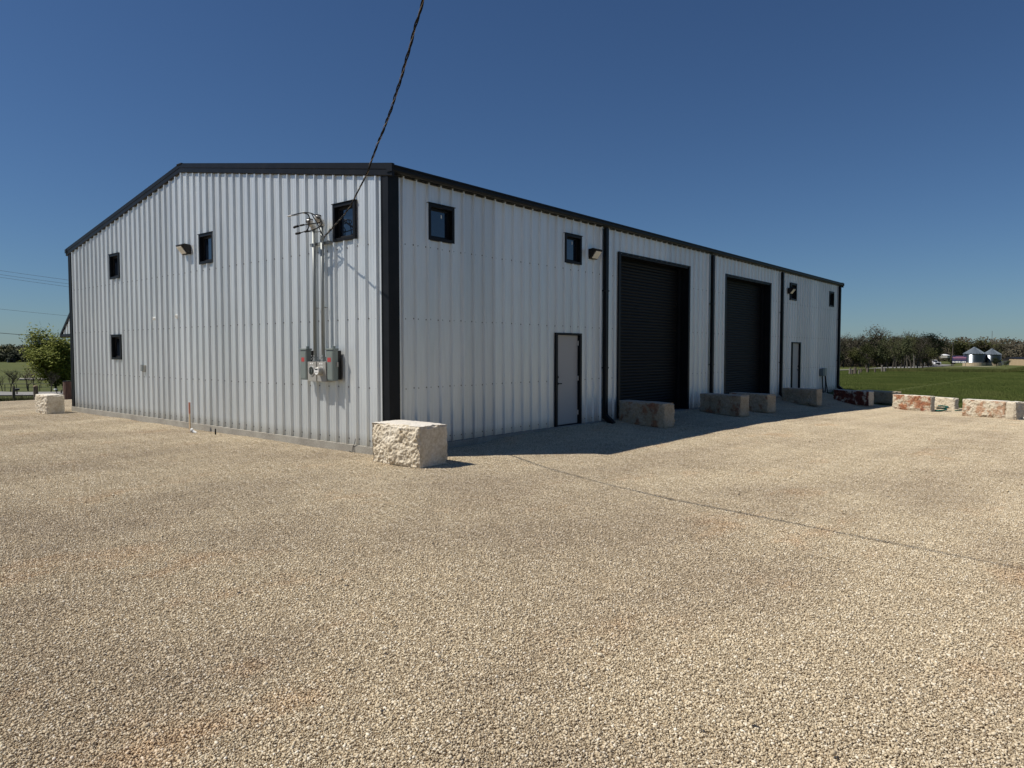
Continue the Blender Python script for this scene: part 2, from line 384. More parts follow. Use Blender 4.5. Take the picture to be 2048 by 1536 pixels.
def spots_for(size, ok, x0, x1, y0, y1, dz=0.0):
    S = []; R = []
    for x in np.arange(x0, x1, size):
        for y in np.arange(y0, y1, size):
            cx_, cy_ = x + size / 2, y + size / 2
            if not ok(cx_, cy_): continue
            e = size / 2 if size < 1 else .3; gx = (gz(cx_ + e, cy_) - gz(cx_ - e, cy_)) / (2 * e); gy = (gz(cx_, cy_ + e) - gz(cx_, cy_ - e)) / (2 * e)
            k = random.randrange(4) * math.pi / 2
            m3 = Vector((-gx, -gy, 1)).normalized().to_track_quat('Z', 'Y').to_matrix()
            q = Vector((0, 0, 1)).rotation_difference(Vector((-gx, -gy, 1)).normalized()).to_matrix() @ Matrix.Rotation(k, 3, 'Z')
            S.append((cx_, cy_, gz(cx_, cy_) + dz)); R.append(q.to_euler()[:])
    return S, R
def seen(x, y, mrg=1.5):
    d = Vector((x, y, 0)) - Vector((CAM.x, CAM.y, 0)); f = d.dot(FW); r_ = d.dot(RT)
    return f > 1.2 and abs(r_) < .80 * f + mrg + 1.5
T = 0.5
tv, tf, tt = stones_tile(T, 3700, .0031, .0094, 3)
ok = lambda x, y: in_yard(x, y) and seen(x, y) and not (0.45 < x < 26.6 and .45 < y < 14.8)
S, R = spots_for(T, ok, -9.5, 40, -30, 34, 0.0)
tile_self('gravel', M['gst'], tv, tf, tt, S, R, 'loose tan crushed limestone gravel covering the yard round the metal building', 'gravel')

tv, tf, tt = stones_tile(3.7, 150, .008, .018, 9); tt = .30 + .6 * tt
S, R = spots_for(3.7, lambda x, y: in_yard(x, y) and seen(x, y) and not (-1.5 < x < 28 and -1.6 < y < 16.5), -9.5, 40, -30, 34, .004)
tile_self('loose_stones', M['gst'], tv, tf, tt, S, R, 'scattered larger limestone pieces lying on top of the gravel', 'gravel')
# grass and weeds
def blades_tile(size, n, h0, h1, wd, seed):
    r = np.random.default_rng(seed); P = r.uniform(-size / 2, size / 2, (n, 2)); a = r.uniform(0, 6.28, n); h = h0 + (h1 - h0) * r.random(n) ** 1.7
    lean = r.uniform(-.45, .45, (n, 2)) * h[:, None]; w2 = wd * r.uniform(.6, 1.3, n)
    V = np.zeros((n, 3, 3)); V[:, 0, 0] = P[:, 0] - np.cos(a) * w2; V[:, 0, 1] = P[:, 1] - np.sin(a) * w2
    V[:, 1, 0] = P[:, 0] + np.cos(a) * w2; V[:, 1, 1] = P[:, 1] + np.sin(a) * w2
    V[:, 2, 0] = P[:, 0] + lean[:, 0]; V[:, 2, 1] = P[:, 1] + lean[:, 1]; V[:, 2, 2] = h
    V[:, :2, 2] = -.03
    return V.reshape(-1, 3), np.arange(n * 3).reshape(-1, 3), np.repeat(r.random(n), 3)
def lat(x, y):
    d = Vector((x - CAM.x, y - CAM.y, 0)); return d.dot(RT) / max(.1, d.dot(FW)), d.dot(FW)
tv, tf, tt = blades_tile(3.0, 5200, .04, .13, .010, 5)
ok = lambda x, y: not in_yard(x, y) and x > 16 and .34 < lat(x, y)[0] < .9 and lat(x, y)[1] < 118
S, R = spots_for(3.0, ok, 14, 130, -30, 60, -.03)
tile_self('grass', M['blade'], tv, tf, tt, S, R, 'green spring grass field beyond the limestone blocks on the right', 'grass')
tv, tf, tt = blades_tile(2.0, 1500, .08, .42, .012, 6)
ok = lambda x, y: lat(x, y)[0] < -.5 and E0.y - .3 < y < 38.5
S, R = spots_for(2.0, ok, -14, 16, 30, 40, -.03)
tile_self('weeds', M['weed'], tv, tf, tt, S, R, 'scruffy green and straw coloured weeds between the yard and the road on the left', 'weeds')

tv, tf, tt = blades_tile(3.0, 2600, .15, .55, .02, 8)
S, R = spots_for(3.0, lambda x, y: .50 < lat(x, y)[0] < .95 and 96 < lat(x, y)[1] + 6 * math.sin(x * .11) < 112, 60, 160, -40, 60, -.03)
tile_self('tall_grass', M['grass'], tv, tf, tt, S, R, 'rough band of taller dark green grass across the field before the silos', 'grass')

def ribbon(name, pts, wd, m, dz, **tags):
    vs = []; P = []
    for a, b in zip(pts, pts[1:]):
        k = max(2, int((Vector(b) - Vector(a)).length / 4))
        for i in range(k): P.append(Vector(a).lerp(Vector(b), i / k))
    P.append(Vector(pts[-1]))
    for i, p in enumerate(P):
        d = (P[min(i + 1, len(P) - 1)] - P[max(0, i - 1)]).normalized(); s = Vector((-d.y, d.x))
        for q in (p + s * wd / 2, p - s * wd / 2): vs.append((q.x, q.y, gz(q.x, q.y) + dz))
    fs = [(2 * i, 2 * i + 1, 2 * i + 3, 2 * i + 2) for i in range(len(P) - 1)]
    me = bpy.data.meshes.new(name); me.from_pydata(vs, [], fs); me.materials.append(m); return link(name, me, **tags)
a, b = hit(-10, 787.5), hit(150, 786.5); d = (b - a).normalized()
ribbon('road', [(a - d * 120)[:2], a[:2], b[:2], (b + d * 12)[:2]], 7.0, M['road'], .03, kind='structure')
a, b, c = hit(1660, 742), hit(1760, 737.5), hit(1872, 729.5)
ribbon('road', [(a - RT * 140)[:2], (a - RT * 14)[:2], b[:2], c[:2], (c + FW * 120)[:2]], 10.0, M['road'], .05, kind='structure')
ribbon('track', [hit(1868, 733.6)[:2], hit(1990, 734.2)[:2]], 3.0, M['track'], .06, kind='structure')

# ------------------------------------------------------------------ the metal building
LX, LY, ZE, ZP = 27.1, 15.24, 4.88, 6.17
B = thing('metal_building', 'large galvanised ribbed metal building with black trim, small square windows and two black roll-up doors', 'building')
def rooftop(y): return ZE + (ZP - ZE) * (1 - abs(y - LY / 2) / (LY / 2))
MOD = .3048
PROF = [(0, .044), (.015, .044), (.038, 0), (.096, 0), (.102, .004), (.118, .004), (.124, 0), (.180, 0), (.186, .004), (.202, .004), (.208, 0), (.2668, 0), (.2898, .044)]
def prof_at(s):
    u = s % MOD
    pts = PROF + [(MOD, .044)]
    for (a, ha), (b, hb) in zip(pts, pts[1:]):
        if a <= u <= b: return ha + (hb - ha) * (u - a) / (b - a) if b > a else ha
    return 0
def wall(s0, s1, place, top, opens, off=0.0, flip=False):
    """place(s, out, z) -> point. Sheets three ribs wide, each a piece of its own."""
    s = s0
    bounds = [s0]; k = math.floor(s0 / (3 * MOD)) + 1
    while k * 3 * MOD < s1 - .05: bounds.append(k * 3 * MOD); k += 1
    bounds.append(s1)
    for a, b in zip(bounds, bounds[1:]):
        br = {a, b}
        for i in range(int(a / MOD) - 1, int(b / MOD) + 2):
            for u, h in PROF:
                q = i * MOD + u
                if a < q < b: br.add(q)
        for o in opens:
            for q in (o[0], o[1]):
                if a < q < b: br.add(q)
        if a < LY / 2 < b and top is rooftop: br.add(LY / 2)
        br = sorted(br); m = MB(); tilt = random.uniform(0, .003)
        for p, q in zip(br, br[1:]):
            if q - p < 1e-5: continue
            mid = (p + q) / 2
            cuts = sorted((o[2], o[3]) for o in opens if o[0] < mid < o[1])
            hp, hq = prof_at(p + 1e-7) + .004 + tilt, prof_at(q - 1e-7) + .004 + tilt
            zs = 0.0; segs = []
            for c0, c1 in cuts:
                if c0 > zs + .01: segs.append((zs, c0, False))
                zs = c1
            segs.append((zs, None, True))
            for z0, z1, tp in segs:
                za, zb = (top(p), top(q)) if tp else (z1, z1)
                vs = [place(p, hp, z0), place(q, hq, z0), place(q, hq, zb), place(p, hp, za)]
                m.add(vs, [(3, 2, 1, 0) if flip else (0, 1, 2, 3)])
        m.build('wall_panel', M['galv'], B)
GW = [(.88, 1.54, 3.76, 4.44), (6.10, 6.76, 3.76, 4.44), (11.38, 12.04, 3.76, 4.44), (11.38, 12.04, 1.50, 2.18)]
SW = [(.90, 1.56, 3.76, 4.42), (5.16, 5.82, 3.76, 4.42), (20.28, 21.02, 3.76, 4.42), (25.38, 26.10, 3.76, 4.42)]
SD = [(4.83, 5.83, 0.0, 2.14), (20.62, 21.62, 0.0, 2.10)]
RD = [(7.50, 11.52, 0.0, 4.22), (14.08, 18.20, 0.0, 4.22)]
wall(.055, LY - .055, lambda s, o, z: (-o, s, z), rooftop, GW, flip=False)
wall(.055, LX - .055, lambda s, o, z: (s, -o, z), lambda s: ZE - .05, SW + SD + RD, flip=False)
wall(0, LX, lambda s, o, z: (s, LY + o, z), lambda s: ZE - .05, [], flip=True)
wall(0, LY, lambda s, o, z: (LX + o, s, z), rooftop, [], flip=True)
# screws in rows along the girts, too small to pick apart
m = MB()
def screw(p, ax):
    d = Vector(ax) * .006; u, v = (Vector((0, 0, .014)), Vector((0, .014, 0)) if ax[0] else Vector((.014, 0, 0)))
    p = Vector(p); m.add([p - u, p + v, p + u, p - v, p - u + d, p + v + d, p + u + d, p - v + d], [(4, 5, 6, 7), (0, 1, 5, 4), (1, 2, 6, 5), (2, 3, 7, 6), (3, 0, 4, 7)])
def blocked(s, z, O): return any(o[0] - .1 < s < o[1] + .1 and o[2] - .1 < z < o[3] + .12 for o in O)
for zz in (.10, 1.05, 2.30, 3.62):
    for i in range(int(LX / MOD) + 1):
        for u in (.055, .25):
            s = i * MOD + u
            if .3 < s < LX - .3 and not blocked(s, zz, SW + SD + RD): screw((s, -.006, zz + random.uniform(-.008, .008)), (0, -1, 0))
    for i in range(int(LY / MOD) + 1):
        for u in (.055, .25):
            s = i * MOD + u
            if .3 < s < LY - .2 and not blocked(s, zz, GW): screw((-.006, s, zz + random.uniform(-.008, .008)), (-1, 0, 0))
m.build('screws', mat('screw_heads', (.10, .10, .10), .5, .2), B, kind='stuff')
# slab, inner lining, roof
MB().box((-.056, -.054, -.6), (LX + .054, LY + .056, -.004)).build('foundation', M['conc'], B, bevel=.008)
m = MB(); ins = .45
yy = [(ins, 0), (LY - ins, 0), (LY - ins, ZE - .1), (LY / 2, ZP - .12), (ins, ZE - .1)]
m.add([(ins, y, z + .01) for y, z in yy] + [(LX - ins, y, z + .01) for y, z in yy], [(0, 1, 2, 3, 4), (9, 8, 7, 6, 5), (0, 4, 9, 5), (1, 6, 7, 2), (2, 7, 8, 3), (3, 8, 9, 4)])
m.build('lining', M['inside'], B)
slope = math.atan((ZP - ZE) / (LY / 2))
for sgn in (0, 1):
    m = MB(); ye = -.10 if not sgn else LY + .10; zt = ZE - .10 * math.tan(slope)
    ym = LY / 2
    for k in range(int((LX + .12) / MOD)):
        x0 = -.06 + k * MOD; x1 = x0 + MOD
        for (a, ha), (b, hb) in zip([(0, .03), (.02, .03), (.045, 0), (.26, 0), (.285, .03)], [(.02, .03), (.045, 0), (.26, 0), (.285, .03), (MOD, .03)]):
            m.add([(x0 + a, ye, zt + ha + .03), (x0 + b, ye, zt + hb + .03), (x0 + b, ym, ZP + hb + .03), (x0 + a, ym, ZP + ha + .03)], [(0, 1, 2, 3)])
    m.add([(-.06, ye, zt - .02), (LX + .06, ye, zt - .02), (LX + .06, ym, ZP - .02), (-.06, ym, ZP - .02)], [(3, 2, 1, 0)])
    m.build('roof_sheeting', M['galv'], B)
# rake trim along the gable: a box profile that follows the slope and meets at the ridge
def rake(xf, sg):
    t = math.tan(slope)
    for sgn in (0, 1):
        y0, y1 = (-.16, LY / 2) if not sgn else (LY + .16, LY / 2)
        prof = [(0, .075), (.055, .075), (.055, .060), (.070, .060), (.070, -.030), (.060, -.038), (.060, -.135), (.046, -.150), (0, -.150)]
        za = ZE + .005 - .16 * t; zb = ZP + .005; m = MB(); n = len(prof)
        vs = [(xf + sg * px, y0, za + pz) for px, pz in prof] + [(xf + sg * px, y1, zb + pz) for px, pz in prof]
        fs = [(i, (i + 1) % n, n + (i + 1) % n, n + i) for i in range(n)] + [tuple(range(n)), tuple(range(2 * n - 1, n - 1, -1))]
        m.add(vs, fs); m.build('rake_trim', M['black'], B)
rake(0, -1); rake(LX, 1)
MB().box((-.09, LY / 2 - .12, ZP + .030), (LX + .09, LY / 2 + .12, ZP + .072)).build('ridge_cap', M['black'], B, bevel=.02)
# gutters (an open trough of folded sheet)
for y, s in ((0, -1), (LY, 1)):
    m = MB(); prof = [(.04, .015), (.04, -.090), (.155, -.090), (.165, -.06), (.165, -.005), (.185, -.005), (.185, .025), (.150, .025), (.150, -.075), (.055, -.075), (.055, .015)]
    n = len(prof); zt = ZE + .0
    vs = [(-.075, y + s * p, zt + q) for p, q in prof] + [(LX + .075, y + s * p, zt + q) for p, q in prof]
    m.add(vs, [(i, (i + 1) % n, n + (i + 1) % n, n + i) for i in range(n)])
    for xa, xb in ((-.080, -.074), (LX + .074, LX + .080)):
        m.box((xa, min(y + s * .04, y + s * .186), zt - .092), (xb, max(y + s * .04, y + s * .186), zt + .026))
    m.build('gutter', M['black'], B)
    # eave strip between the gutter and the wall
    MB().box((.0, min(y + s * .002, y + s * .046), ZE - .115), (LX, max(y + s * .002, y + s * .046), ZE - .097)).build('eave_trim', M['dark'], B)
# corner trim: folded two-step angle
def corner(x, y, sx, sy):
    m = MB(); wy, wx, o = .15, .20, .036; X = lambda d: x + sx * d; Y = lambda d: y + sy * d
    def bb(a, b, c, d): m.box((min(X(a), X(b)), min(Y(c), Y(d)), .001), (max(X(a), X(b)), max(Y(c), Y(d)), ZE - .1))
    bb(-.05, o, -wy, o); bb(-wx, -.051, -.05, o)
    bb(o + .0005, o + .007, -wy - .012, -wy + .02); bb(o + .0005, o + .007, -.03, o - .001)
    m.build('corner_trim', M['black'], B)
corner(0, 0, -1, -1); corner(LX, 0, 1, -1); corner(0, LY, -1, 1); corner(LX, LY, 1, 1)

# downspouts
def downspout(x, y, s, zb=.0, wd=.12, dp=.095, elbow=True):
    m = MB(); ya, yb = y + s * .052, y + s * (.052 + dp)
    m.box((x - wd / 2, min(ya, yb), zb + .22), (x + wd / 2, max(ya, yb), ZE - .14))
    o = m.build('downspout', M['black'], B, bevel=.006)
    if elbow:
        e = MB(); pts = [(ya, zb + .235), (yb + s * .003, zb + .235), (yb + s * .003, zb + .20), (yb + s * .22, zb + .02), (yb + s * .15, zb - .06), (ya, zb + .12)]
        e.add([(x - wd / 2 - .003, p, z) for p, z in pts] + [(x + wd / 2 + .003, p, z) for p, z in pts], [(0, 1, 2, 3, 4, 5), (11, 10, 9, 8, 7, 6)] + [(i, i + 6, (i + 1) % 6 + 6, (i + 1) % 6) for i in range(6)])
        e.build('elbow', M['black'], o)
    for z in (1.3, 3.2):
        MB().box((x - wd / 2 - .03, min(y + s * .037, y + s * (.05 + dp)), z), (x + wd / 2 + .03, max(y + s * .037, y + s * (.05 + dp)), z + .03)).build('strap', M['black'], o)
for x in (6.80, 12.98, 19.22, 26.82): downspout(x, 0, -1, zb=-.05)
downspout(.55, LY, 1, zb=.15)

# windows
def window(face, a, b, z0, z1, sticker=None):
    def box(m_, s0, s1, d0, d1, za, zb):        # d = distance outwards from the wall plane
        if face == 'g': m_.box((-d1, s0, za), (-d0, s1, zb))
        else: m_.box((s0, -d1, za), (s1, -d0, zb))
        return m_
    t = .055; m_ = MB()
    box(m_, a - .004, a + t, -.06, .056, z0 - .004, z1 + .004); box(m_, b - t, b + .004, -.06, .056, z0 - .004, z1 + .004)
    box(m_, a + t, b - t, -.06, .054, z1 - t, z1 + .004); box(m_, a + t, b - t, -.06, .054, z0 - .004, z0 + t)
    box(m_, a - .02, b + .02, .0, .072, z1 + .005, z1 + .018)
    w_ = m_.build('window', M['black'], B, bevel=.003)
    f = MB(); a1, b1, c1, d1 = a + t, b - t, z0 + t, z1 - t; u = .042
    box(f, a1, a1 + u, -.07, -.03, c1, d1); box(f, b1 - u, b1, -.07, -.03, c1, d1); box(f, a1 + u, b1 - u, -.07, -.032, c1, c1 + u); box(f, a1 + u, b1 - u, -.07, -.032, d1 - u, d1)
    f.build('sash', M['dark'] if face == 'g' else M['black'], w_, bevel=.003)
    box(MB(), a1 + u, b1 - u, -.060, -.052, c1 + u, d1 - u).build('pane', M['glass'], w_)
    if sticker:
        s, z = sticker; box(MB(), s, s + .03, -.0515, -.0500, z, z + .06).build('sticker', M['stickr'], w_)
window('g', *GW[0], sticker=(.99, 4.26)); window('g', *GW[1]); window('g', *GW[2]); window('g', *GW[3])
window('s', *SW[0], sticker=(1.30, 4.21)); window('s', *SW[1], sticker=(5.55, 4.22)); window('s', *SW[2]); window('s', *SW[3], sticker=(25.72, 4.2))

# walk doors
def walk_door(a, b, z1, handle_left):
    m_ = MB(); t = .06
    m_.box((a - .02, -.052, -.0), (a + t, .10, z1)); m_.box((b - t, -.052, -.0), (b + .02, .10, z1)); m_.box((a - .02, -.052, z1 + .001), (b + .02, .10, z1 + .046))
    m_.box((a + t, -.02, -.003), (b - t, .10, .018))
    d_ = m_.build('door', M['black'], B, bevel=.004)
    MB().box((a + t + .004, .02, .024), (b - t - .004, .062, z1 - .004)).build('door_leaf', M['leaf_door'], d_, bevel=.003)
    hx = a + t + .07 if handle_left else b - t - .07; sg = 1 if handle_left else -1
    h = MB(); h.lathe([(.035, 0), (.035, .012), (.012, .014), (.012, .05)], (hx, .02, .98), (0, -1, 0), 12); h.box((min(hx - .01 * sg, hx + .11 * sg), -.036, .968), (max(hx - .01 * sg, hx + .11 * sg), -.018, .992))
    h.build('handle', M['dark'], d_); MB().lathe([(.03, 0), (.03, .02)], (hx, .02, 1.13), (0, -1, 0), 12).build('deadbolt', M['dark'], d_)
    ex = b - t if handle_left else a + t
    for z in (.22, 1.03, 1.86): MB().tube([(ex, .008, z), (ex, .008, z + .11)], .014, 8).build('hinge', M['hinge'], d_)
walk_door(4.83, 5.83, 2.10, True); walk_door(20.62, 21.62, 2.06, False)

# roll-up doors: every slat a piece
def slat_mesh(L, h, name):
    m_ = MB(); pr = [(0, 0), (-.010, .006), (-.018, h * .28), (-.018, h * .62), (-.008, h * .86), (.0, h * .93), (.0, h)]
    m_.add([(0, p, z) for p, z in pr] + [(L, p, z) for p, z in pr], [(i, i + len(pr), i + 1 + len(pr), i + 1) for i in range(len(pr) - 1)])
    return m_.mesh(name, M['slat'])
def roll_door(a, b, z1):
    m_ = MB(); t = .09
    m_.box((a - .01, -.052, 0), (a + t, .20, z1)); m_.box((b - t, -.052, 0), (b + .01, .20, z1)); m_.box((a - .01, -.054, z1 + .002), (b + .01, .055, z1 + .040))
    m_.box((a + t, -.03, z1 - .045), (b - t, .20, z1 + .001))
    d_ = m_.build('roll_up_door', M['black'], B, bevel=.004)
    for x0, x1 in ((a + t, a + t + .14), (b - t - .14, b - t)):
        g_ = MB(); g_.box((x0, .20, 0), (x1, .32, z1)); g_.box((x0 + .05, .185, 0), (x0 + .09, .20, z1)); g_.build('guide_rail', M['black'], d_, bevel=.003)
    h = .0835; L = b - a - 2 * t - .28; n_ = int((z1 - .06) / h); me = slat_mesh(L, h, 'slat')
    for i in range(n_):
        o = bpy.data.objects.new('slat', me); COL.objects.link(o); o.parent = d_; o.location = (a + t + .14, .275 + random.uniform(-.0025, .0025), .05 + i * h)
        o.rotation_euler.x = random.uniform(-.035, .035)
    MB().box((a + t + .14, .24, .0), (b - t - .14, .29, .05)).build('bottom_bar', M['slat'], d_)
    MB().box((a + t, .30, .0), (b - t, .33, z1 + .1)).build('backing', M['slat'], d_)
for r_ in RD: roll_door(r_[0], r_[1], r_[3])

# small things on the gable wall
def pipe_vent(label, p, r):
    m_ = MB(); m_.lathe([(r, 0), (r, .07), (r * .8, .072), (r * .78, .03)], p, (-1, 0, 0), 16); m_.lathe([(r * 1.35, -.002), (r * 1.35, .012)], p, (-1, 0, 0), 16)
    m_.build('vent_cap', M['white'], smooth=False, label=label, category='wall cap', group='white round caps on the gable wall')
pipe_vent('small white round cap stub low on the lit gable wall, left of the larger cap', (-.006, 9.24, 2.57), .035)
pipe_vent('larger white round cap stub on the lit gable wall below the wall light', (-.006, 7.95, 2.58), .05)
t = thing('outlet_box', 'small gray covered outlet box low on the lit gable wall', 'outlet box', (0, 9.94, 1.2))
MB().box((-.07, 9.88, 1.18), (-.006, 9.99, 1.36)).build('housing', M['boxgray2'], t, bevel=.006)
MB().box((-.11, 9.885, 1.20), (-.071, 9.985, 1.37)).build('cover', M['steel'], t, bevel=.006)

# wall lights
def wall_light(label, p, face, wd=.31):
    # local frame: s along the wall, o outwards
    def P(s, o, z): return (p[0] - o, p[1] + s, p[2] + z) if face == 'g' else (p[0] + s, p[1] - o, p[2] + z)
    t_ = thing('wall_light', label, 'wall light', p, 'wedge shaped wall lights'); h = wd / 2
    pr = [(.012, .11), (.16, .125), (.235, .10), (.24, .08), (.09, -.115), (.012, -.115)]
    m_ = MB(); n = len(pr); m_.add([P(-h, o, z) for o, z in pr] + [P(h, o, z) for o, z in pr], [tuple(range(n)), tuple(range(2 * n - 1, n - 1, -1))] + [(i, n + i, n + (i + 1) % n, (i + 1) % n) for i in range(n)])
    m_.build('housing', M['dark'], t_, bevel=.012)
    q = MB(); a = (.229, .055); b = (.105, -.098); dx, dz = .010, -.008
    q.add([P(s, o + e * dx, z + e * dz) for e in (0, 1) for s, (o, z) in ((-h + .04, a), (h - .04, a), (h - .04, b), (-h + .04, b))], [(0, 1, 2, 3), (4, 5, 6, 7), (0, 1, 5, 4), (1, 2, 6, 5), (2, 3, 7, 6), (3, 0, 4, 7)])
    q.build('lens', M['lens'], t_)
wall_light('wedge wall light high on the lit gable, beside its middle window', (0, 7.38, 4.16), 'g')
wall_light('wedge wall light between the second window and the first downspout of the shaded wall', (6.28, 0, 4.06), 's')
wall_light('wedge wall light in front of a window near the far end of shaded wall', (20.18, 0, 4.10), 's', .30)

# electrical gear: two disconnect boxes, two meter sockets, two conduits with weatherheads
def disconnect(label, y0, y1, lev=False):
    t_ = thing('disconnect_box', label, 'electrical box', (0, y0, 1.17), 'gray disconnect boxes on the gable wall')
    MB().box((-.24, y0, 1.17), (-.125, y1, 1.74)).build('housing', M['boxgray'], t_, bevel=.006)
    MB().box((-.255, y0 - .012, 1.742), (-.115, y1 + .012, 1.772)).build('lid', M['boxgray'], t_, bevel=.004)
    MB().box((-.246, y0 + .02, 1.19), (-.2395, y1 - .012, 1.715)).build('cover', M['boxgray'], t_, bevel=.003)
    MB().box((-.2485, y0 + .055, 1.52), (-.2455, y1 - .05, 1.60)).build('warning_label', M['red'], t_)
    MB().box((-.124, y0 + .012, 1.19), (-.045, y1 - .03, 1.73)).build('mounting_bracket', M['dark'], t_)
    MB().box((-.17, y0 - .02, 1.43), (-.13, y0 - .001, 1.52)).build('lever', M['boxgray2'], t_, bevel=.004)
    MB().lathe([(.03, 0), (.03, .05)], (-.14, (y0 + y1) / 2, 1.765), (0, 0, 1), 12).build('hub', M['boxgray'], t_)
disconnect('gray disconnect box with red label, left of the meter sockets', 2.17, 2.37)
disconnect('gray disconnect box with red label, right of the meter sockets', 1.32, 1.53)
def meter_socket(label, y0, y1, meter):
    t_ = thing('meter_socket', label, 'electric meter', (0, y0, 1.15), 'meter sockets on the gable wall'); yc = (y0 + y1) / 2
    MB().box((-.27, y0, 1.15), (-.10, y1, 1.52)).build('housing', M['boxgray2'], t_, bevel=.006)
    MB().box((-.099, y0 + .03, 1.18), (-.045, y1 - .03, 1.50)).build('mounting_bracket', M['dark'], t_)
    for k in range(2): MB().box((-.2735, yc + .02 - k * .06, 1.472), (-.2705, yc + .055 - k * .06, 1.500)).build('number_plate', M['white'], t_)
    MB().lathe([(.095, 0), (.095, .012), (.08, .013)], (-.271, yc, 1.35), (-1, 0, 0), 24).build('ring', M['glint'], t_)
    if meter:
        MB().lathe([(.082, 0), (.082, .06), (.075, .085), (.07, .09)], (-.283, yc, 1.35), (-1, 0, 0), 24).build('meter_cover', M['boxgray2'], t_, smooth=False)
        f = MB(); f.lathe([(.066, 0), (.066, .006)], (-.374, yc, 1.35), (-1, 0, 0), 24); fo = f.build('meter_face', M['white'], t_)
        MB().box((-.3835, yc - .04, 1.37), (-.3805, yc + .04, 1.395)).build('display', M['lcd'], fo)
        for k in range(3): MB().box((-.3835, yc - .035 + k * .027, 1.325), (-.3805, yc - .018 + k * .027, 1.335)).build('marking', M['lcd'], fo)
    else:
        MB().lathe([(.078, 0), (.078, .006)], (-.282, yc, 1.35), (-1, 0, 0), 24).build('hole_shade', M['lcd'], t_)  # dark disc painting the shade inside the open socket hole
        for k in (-1, 1): MB().box((-.30, yc + k * .03 - .006, 1.32), (-.289, yc + k * .03 + .006, 1.38)).build('jaw', M['steel'], t_)
meter_socket('gray meter socket with an open dark round hole, beside the left disconnect box', gab(632, 722, -.27).y, gab(615, 722, -.27).y, False)
meter_socket('gray meter socket carrying a white faced round meter, beside the right disconnect box', gab(651, 722, -.27).y, gab(634, 722, -.27).y, True)
def riser(label, y, ztop):
    t_ = thing('conduit_riser', label, 'conduit', (-.1, y, 1.53), 'steel conduit risers with weatherheads')
    MB().tube([(-.13, y, 1.53), (-.13, y, ztop)], .033, 14).build('pipe', M['steel'], t_, smooth=True)
    m_ = MB(); m_.lathe([(.055, 0), (.055, .018), (.042, .02), (.042, .06), (.055, .062), (.055, .08)], (-.13, y, 1.53), (0, 0, 1), 12); m_.build('hub', M['steel'], t_)
    for dx, dy in ((-.05, -.04), (-.05, .04)):
        for z in (1.565, 1.625): MB().box((-.13 + dx - .01, y + dy - .01, z), (-.13 + dx + .01, y + dy + .01, z + .015)).build('bolt', M['glint'], t_)
    for z in (2.55,): MB().tube([(-.13, y - .05, z), (-.045, y - .02, z), (-.045, y + .02, z), (-.13, y + .05, z)], .008, 6).build('clamp', M['steel'], t_)
    h = MB(); n = 8; R = []
    for k in range(n):
        a_ = k / (n - 1) * 1.9; R.append((-.13 - .075 * math.sin(a_) - .01 * k / n, y, ztop + .075 * (1 - math.cos(a_))*.9 + .03))
    h.tube([(-.13, y, ztop - .05), (-.13, y, ztop + .01)] + R, .050, 14, .066); h.build('weatherhead', M['glint'], t_, smooth=True)
    e = Vector(R[-1]); dd = (Vector(R[-1]) - Vector(R[-2])).normalized()
    MB().tube([e - dd * .01, e + dd * .022], .058, 14).build('insert', M['rubber'], t_)
    return e + dd * .02
h1 = riser('left steel conduit riser, over the open meter socket, with the lower weatherhead', gab(629, 600, -.13).y, 4.08)
h2 = riser('right steel conduit riser, over the working meter, with the higher weatherhead', gab(645.5, 600, -.13).y, 4.12)
m_ = MB(); m_.box((-.093, 1.60, 3.735), (-.045, 2.22, 3.775)); m_.box((-.097, 1.60, 3.777), (-.045, 2.22, 3.785)); m_.build('strut_channel', M['steel'], label='steel strut channel fixing the two conduit risers to the wall below the weatherheads', category='strut')

def curve(pts, k=6):
    P = [Vector(p) for p in pts]; out = []
    for i in range(len(P) - 1):
        p0, p1, p2, p3 = P[max(i - 1, 0)], P[i], P[i + 1], P[min(i + 2, len(P) - 1)]
        for j in range(k):
            t_ = j / k; out.append(.5 * ((2 * p1) + (-p0 + p2) * t_ + (2 * p0 - 5 * p1 + 4 * p2 - p3) * t_ ** 2 + (-p0 + 3 * p1 - 3 * p2 + p3) * t_ ** 3))
    out.append(P[-1]); return out
G4 = lambda u, v, x=-.4: tuple(gab(u, v, x))
t = thing('cable_tails', 'black and bare cable tails looping out of the two weatherheads', 'cables', tuple(h2))
def tail(pts, r=.010, m2='rubber', nm='cable'): MB().tube(curve(pts), r, 7).build(nm, M[m2], t, smooth=True)
tail([tuple(h2), G4(637, 437, -.30), G4(626, 428, -.38), G4(612, 425, -.42), G4(598, 427, -.45), G4(583, 431, -.46)])
tail([tuple(h1), G4(619, 436, -.34), G4(617, 430, -.38), G4(612, 427, -.40), G4(606, 426, -.41)])
tail([G4(583, 431, -.46), G4(579, 432, -.47), G4(576, 432.5, -.47)], .016, 'glint', 'sleeve')
tail([G4(606, 425.5, -.42), G4(609, 425.3, -.42)], .017, 'white', 'sleeve')
tail([G4(598, 430, -.44), G4(585, 431.5, -.46), G4(580, 432, -.47)], .006, 'glint')
tail([tuple(h2), G4(641, 443, -.32), G4(634, 446, -.36), G4(620, 448, -.40), G4(605, 450.5, -.43), G4(592, 453, -.45)])
tail([G4(596, 452.5, -.45), G4(591, 453.5, -.45), G4(588, 455, -.45)], .022, nm='sleeve')
tail([G4(608, 449.5, -.42), G4(601, 451, -.43)], .018, nm='sleeve')
tail([tuple(h1), G4(618.5, 444, -.34), G4(617, 455, -.36), G4(613, 461, -.38), G4(606, 464, -.40), G4(597, 466.5, -.42)])
tail([tuple(h2), G4(644, 446, -.3), G4(638, 454, -.34), G4(630, 458, -.36), G4(620, 461.5, -.38), G4(612, 463, -.40)])
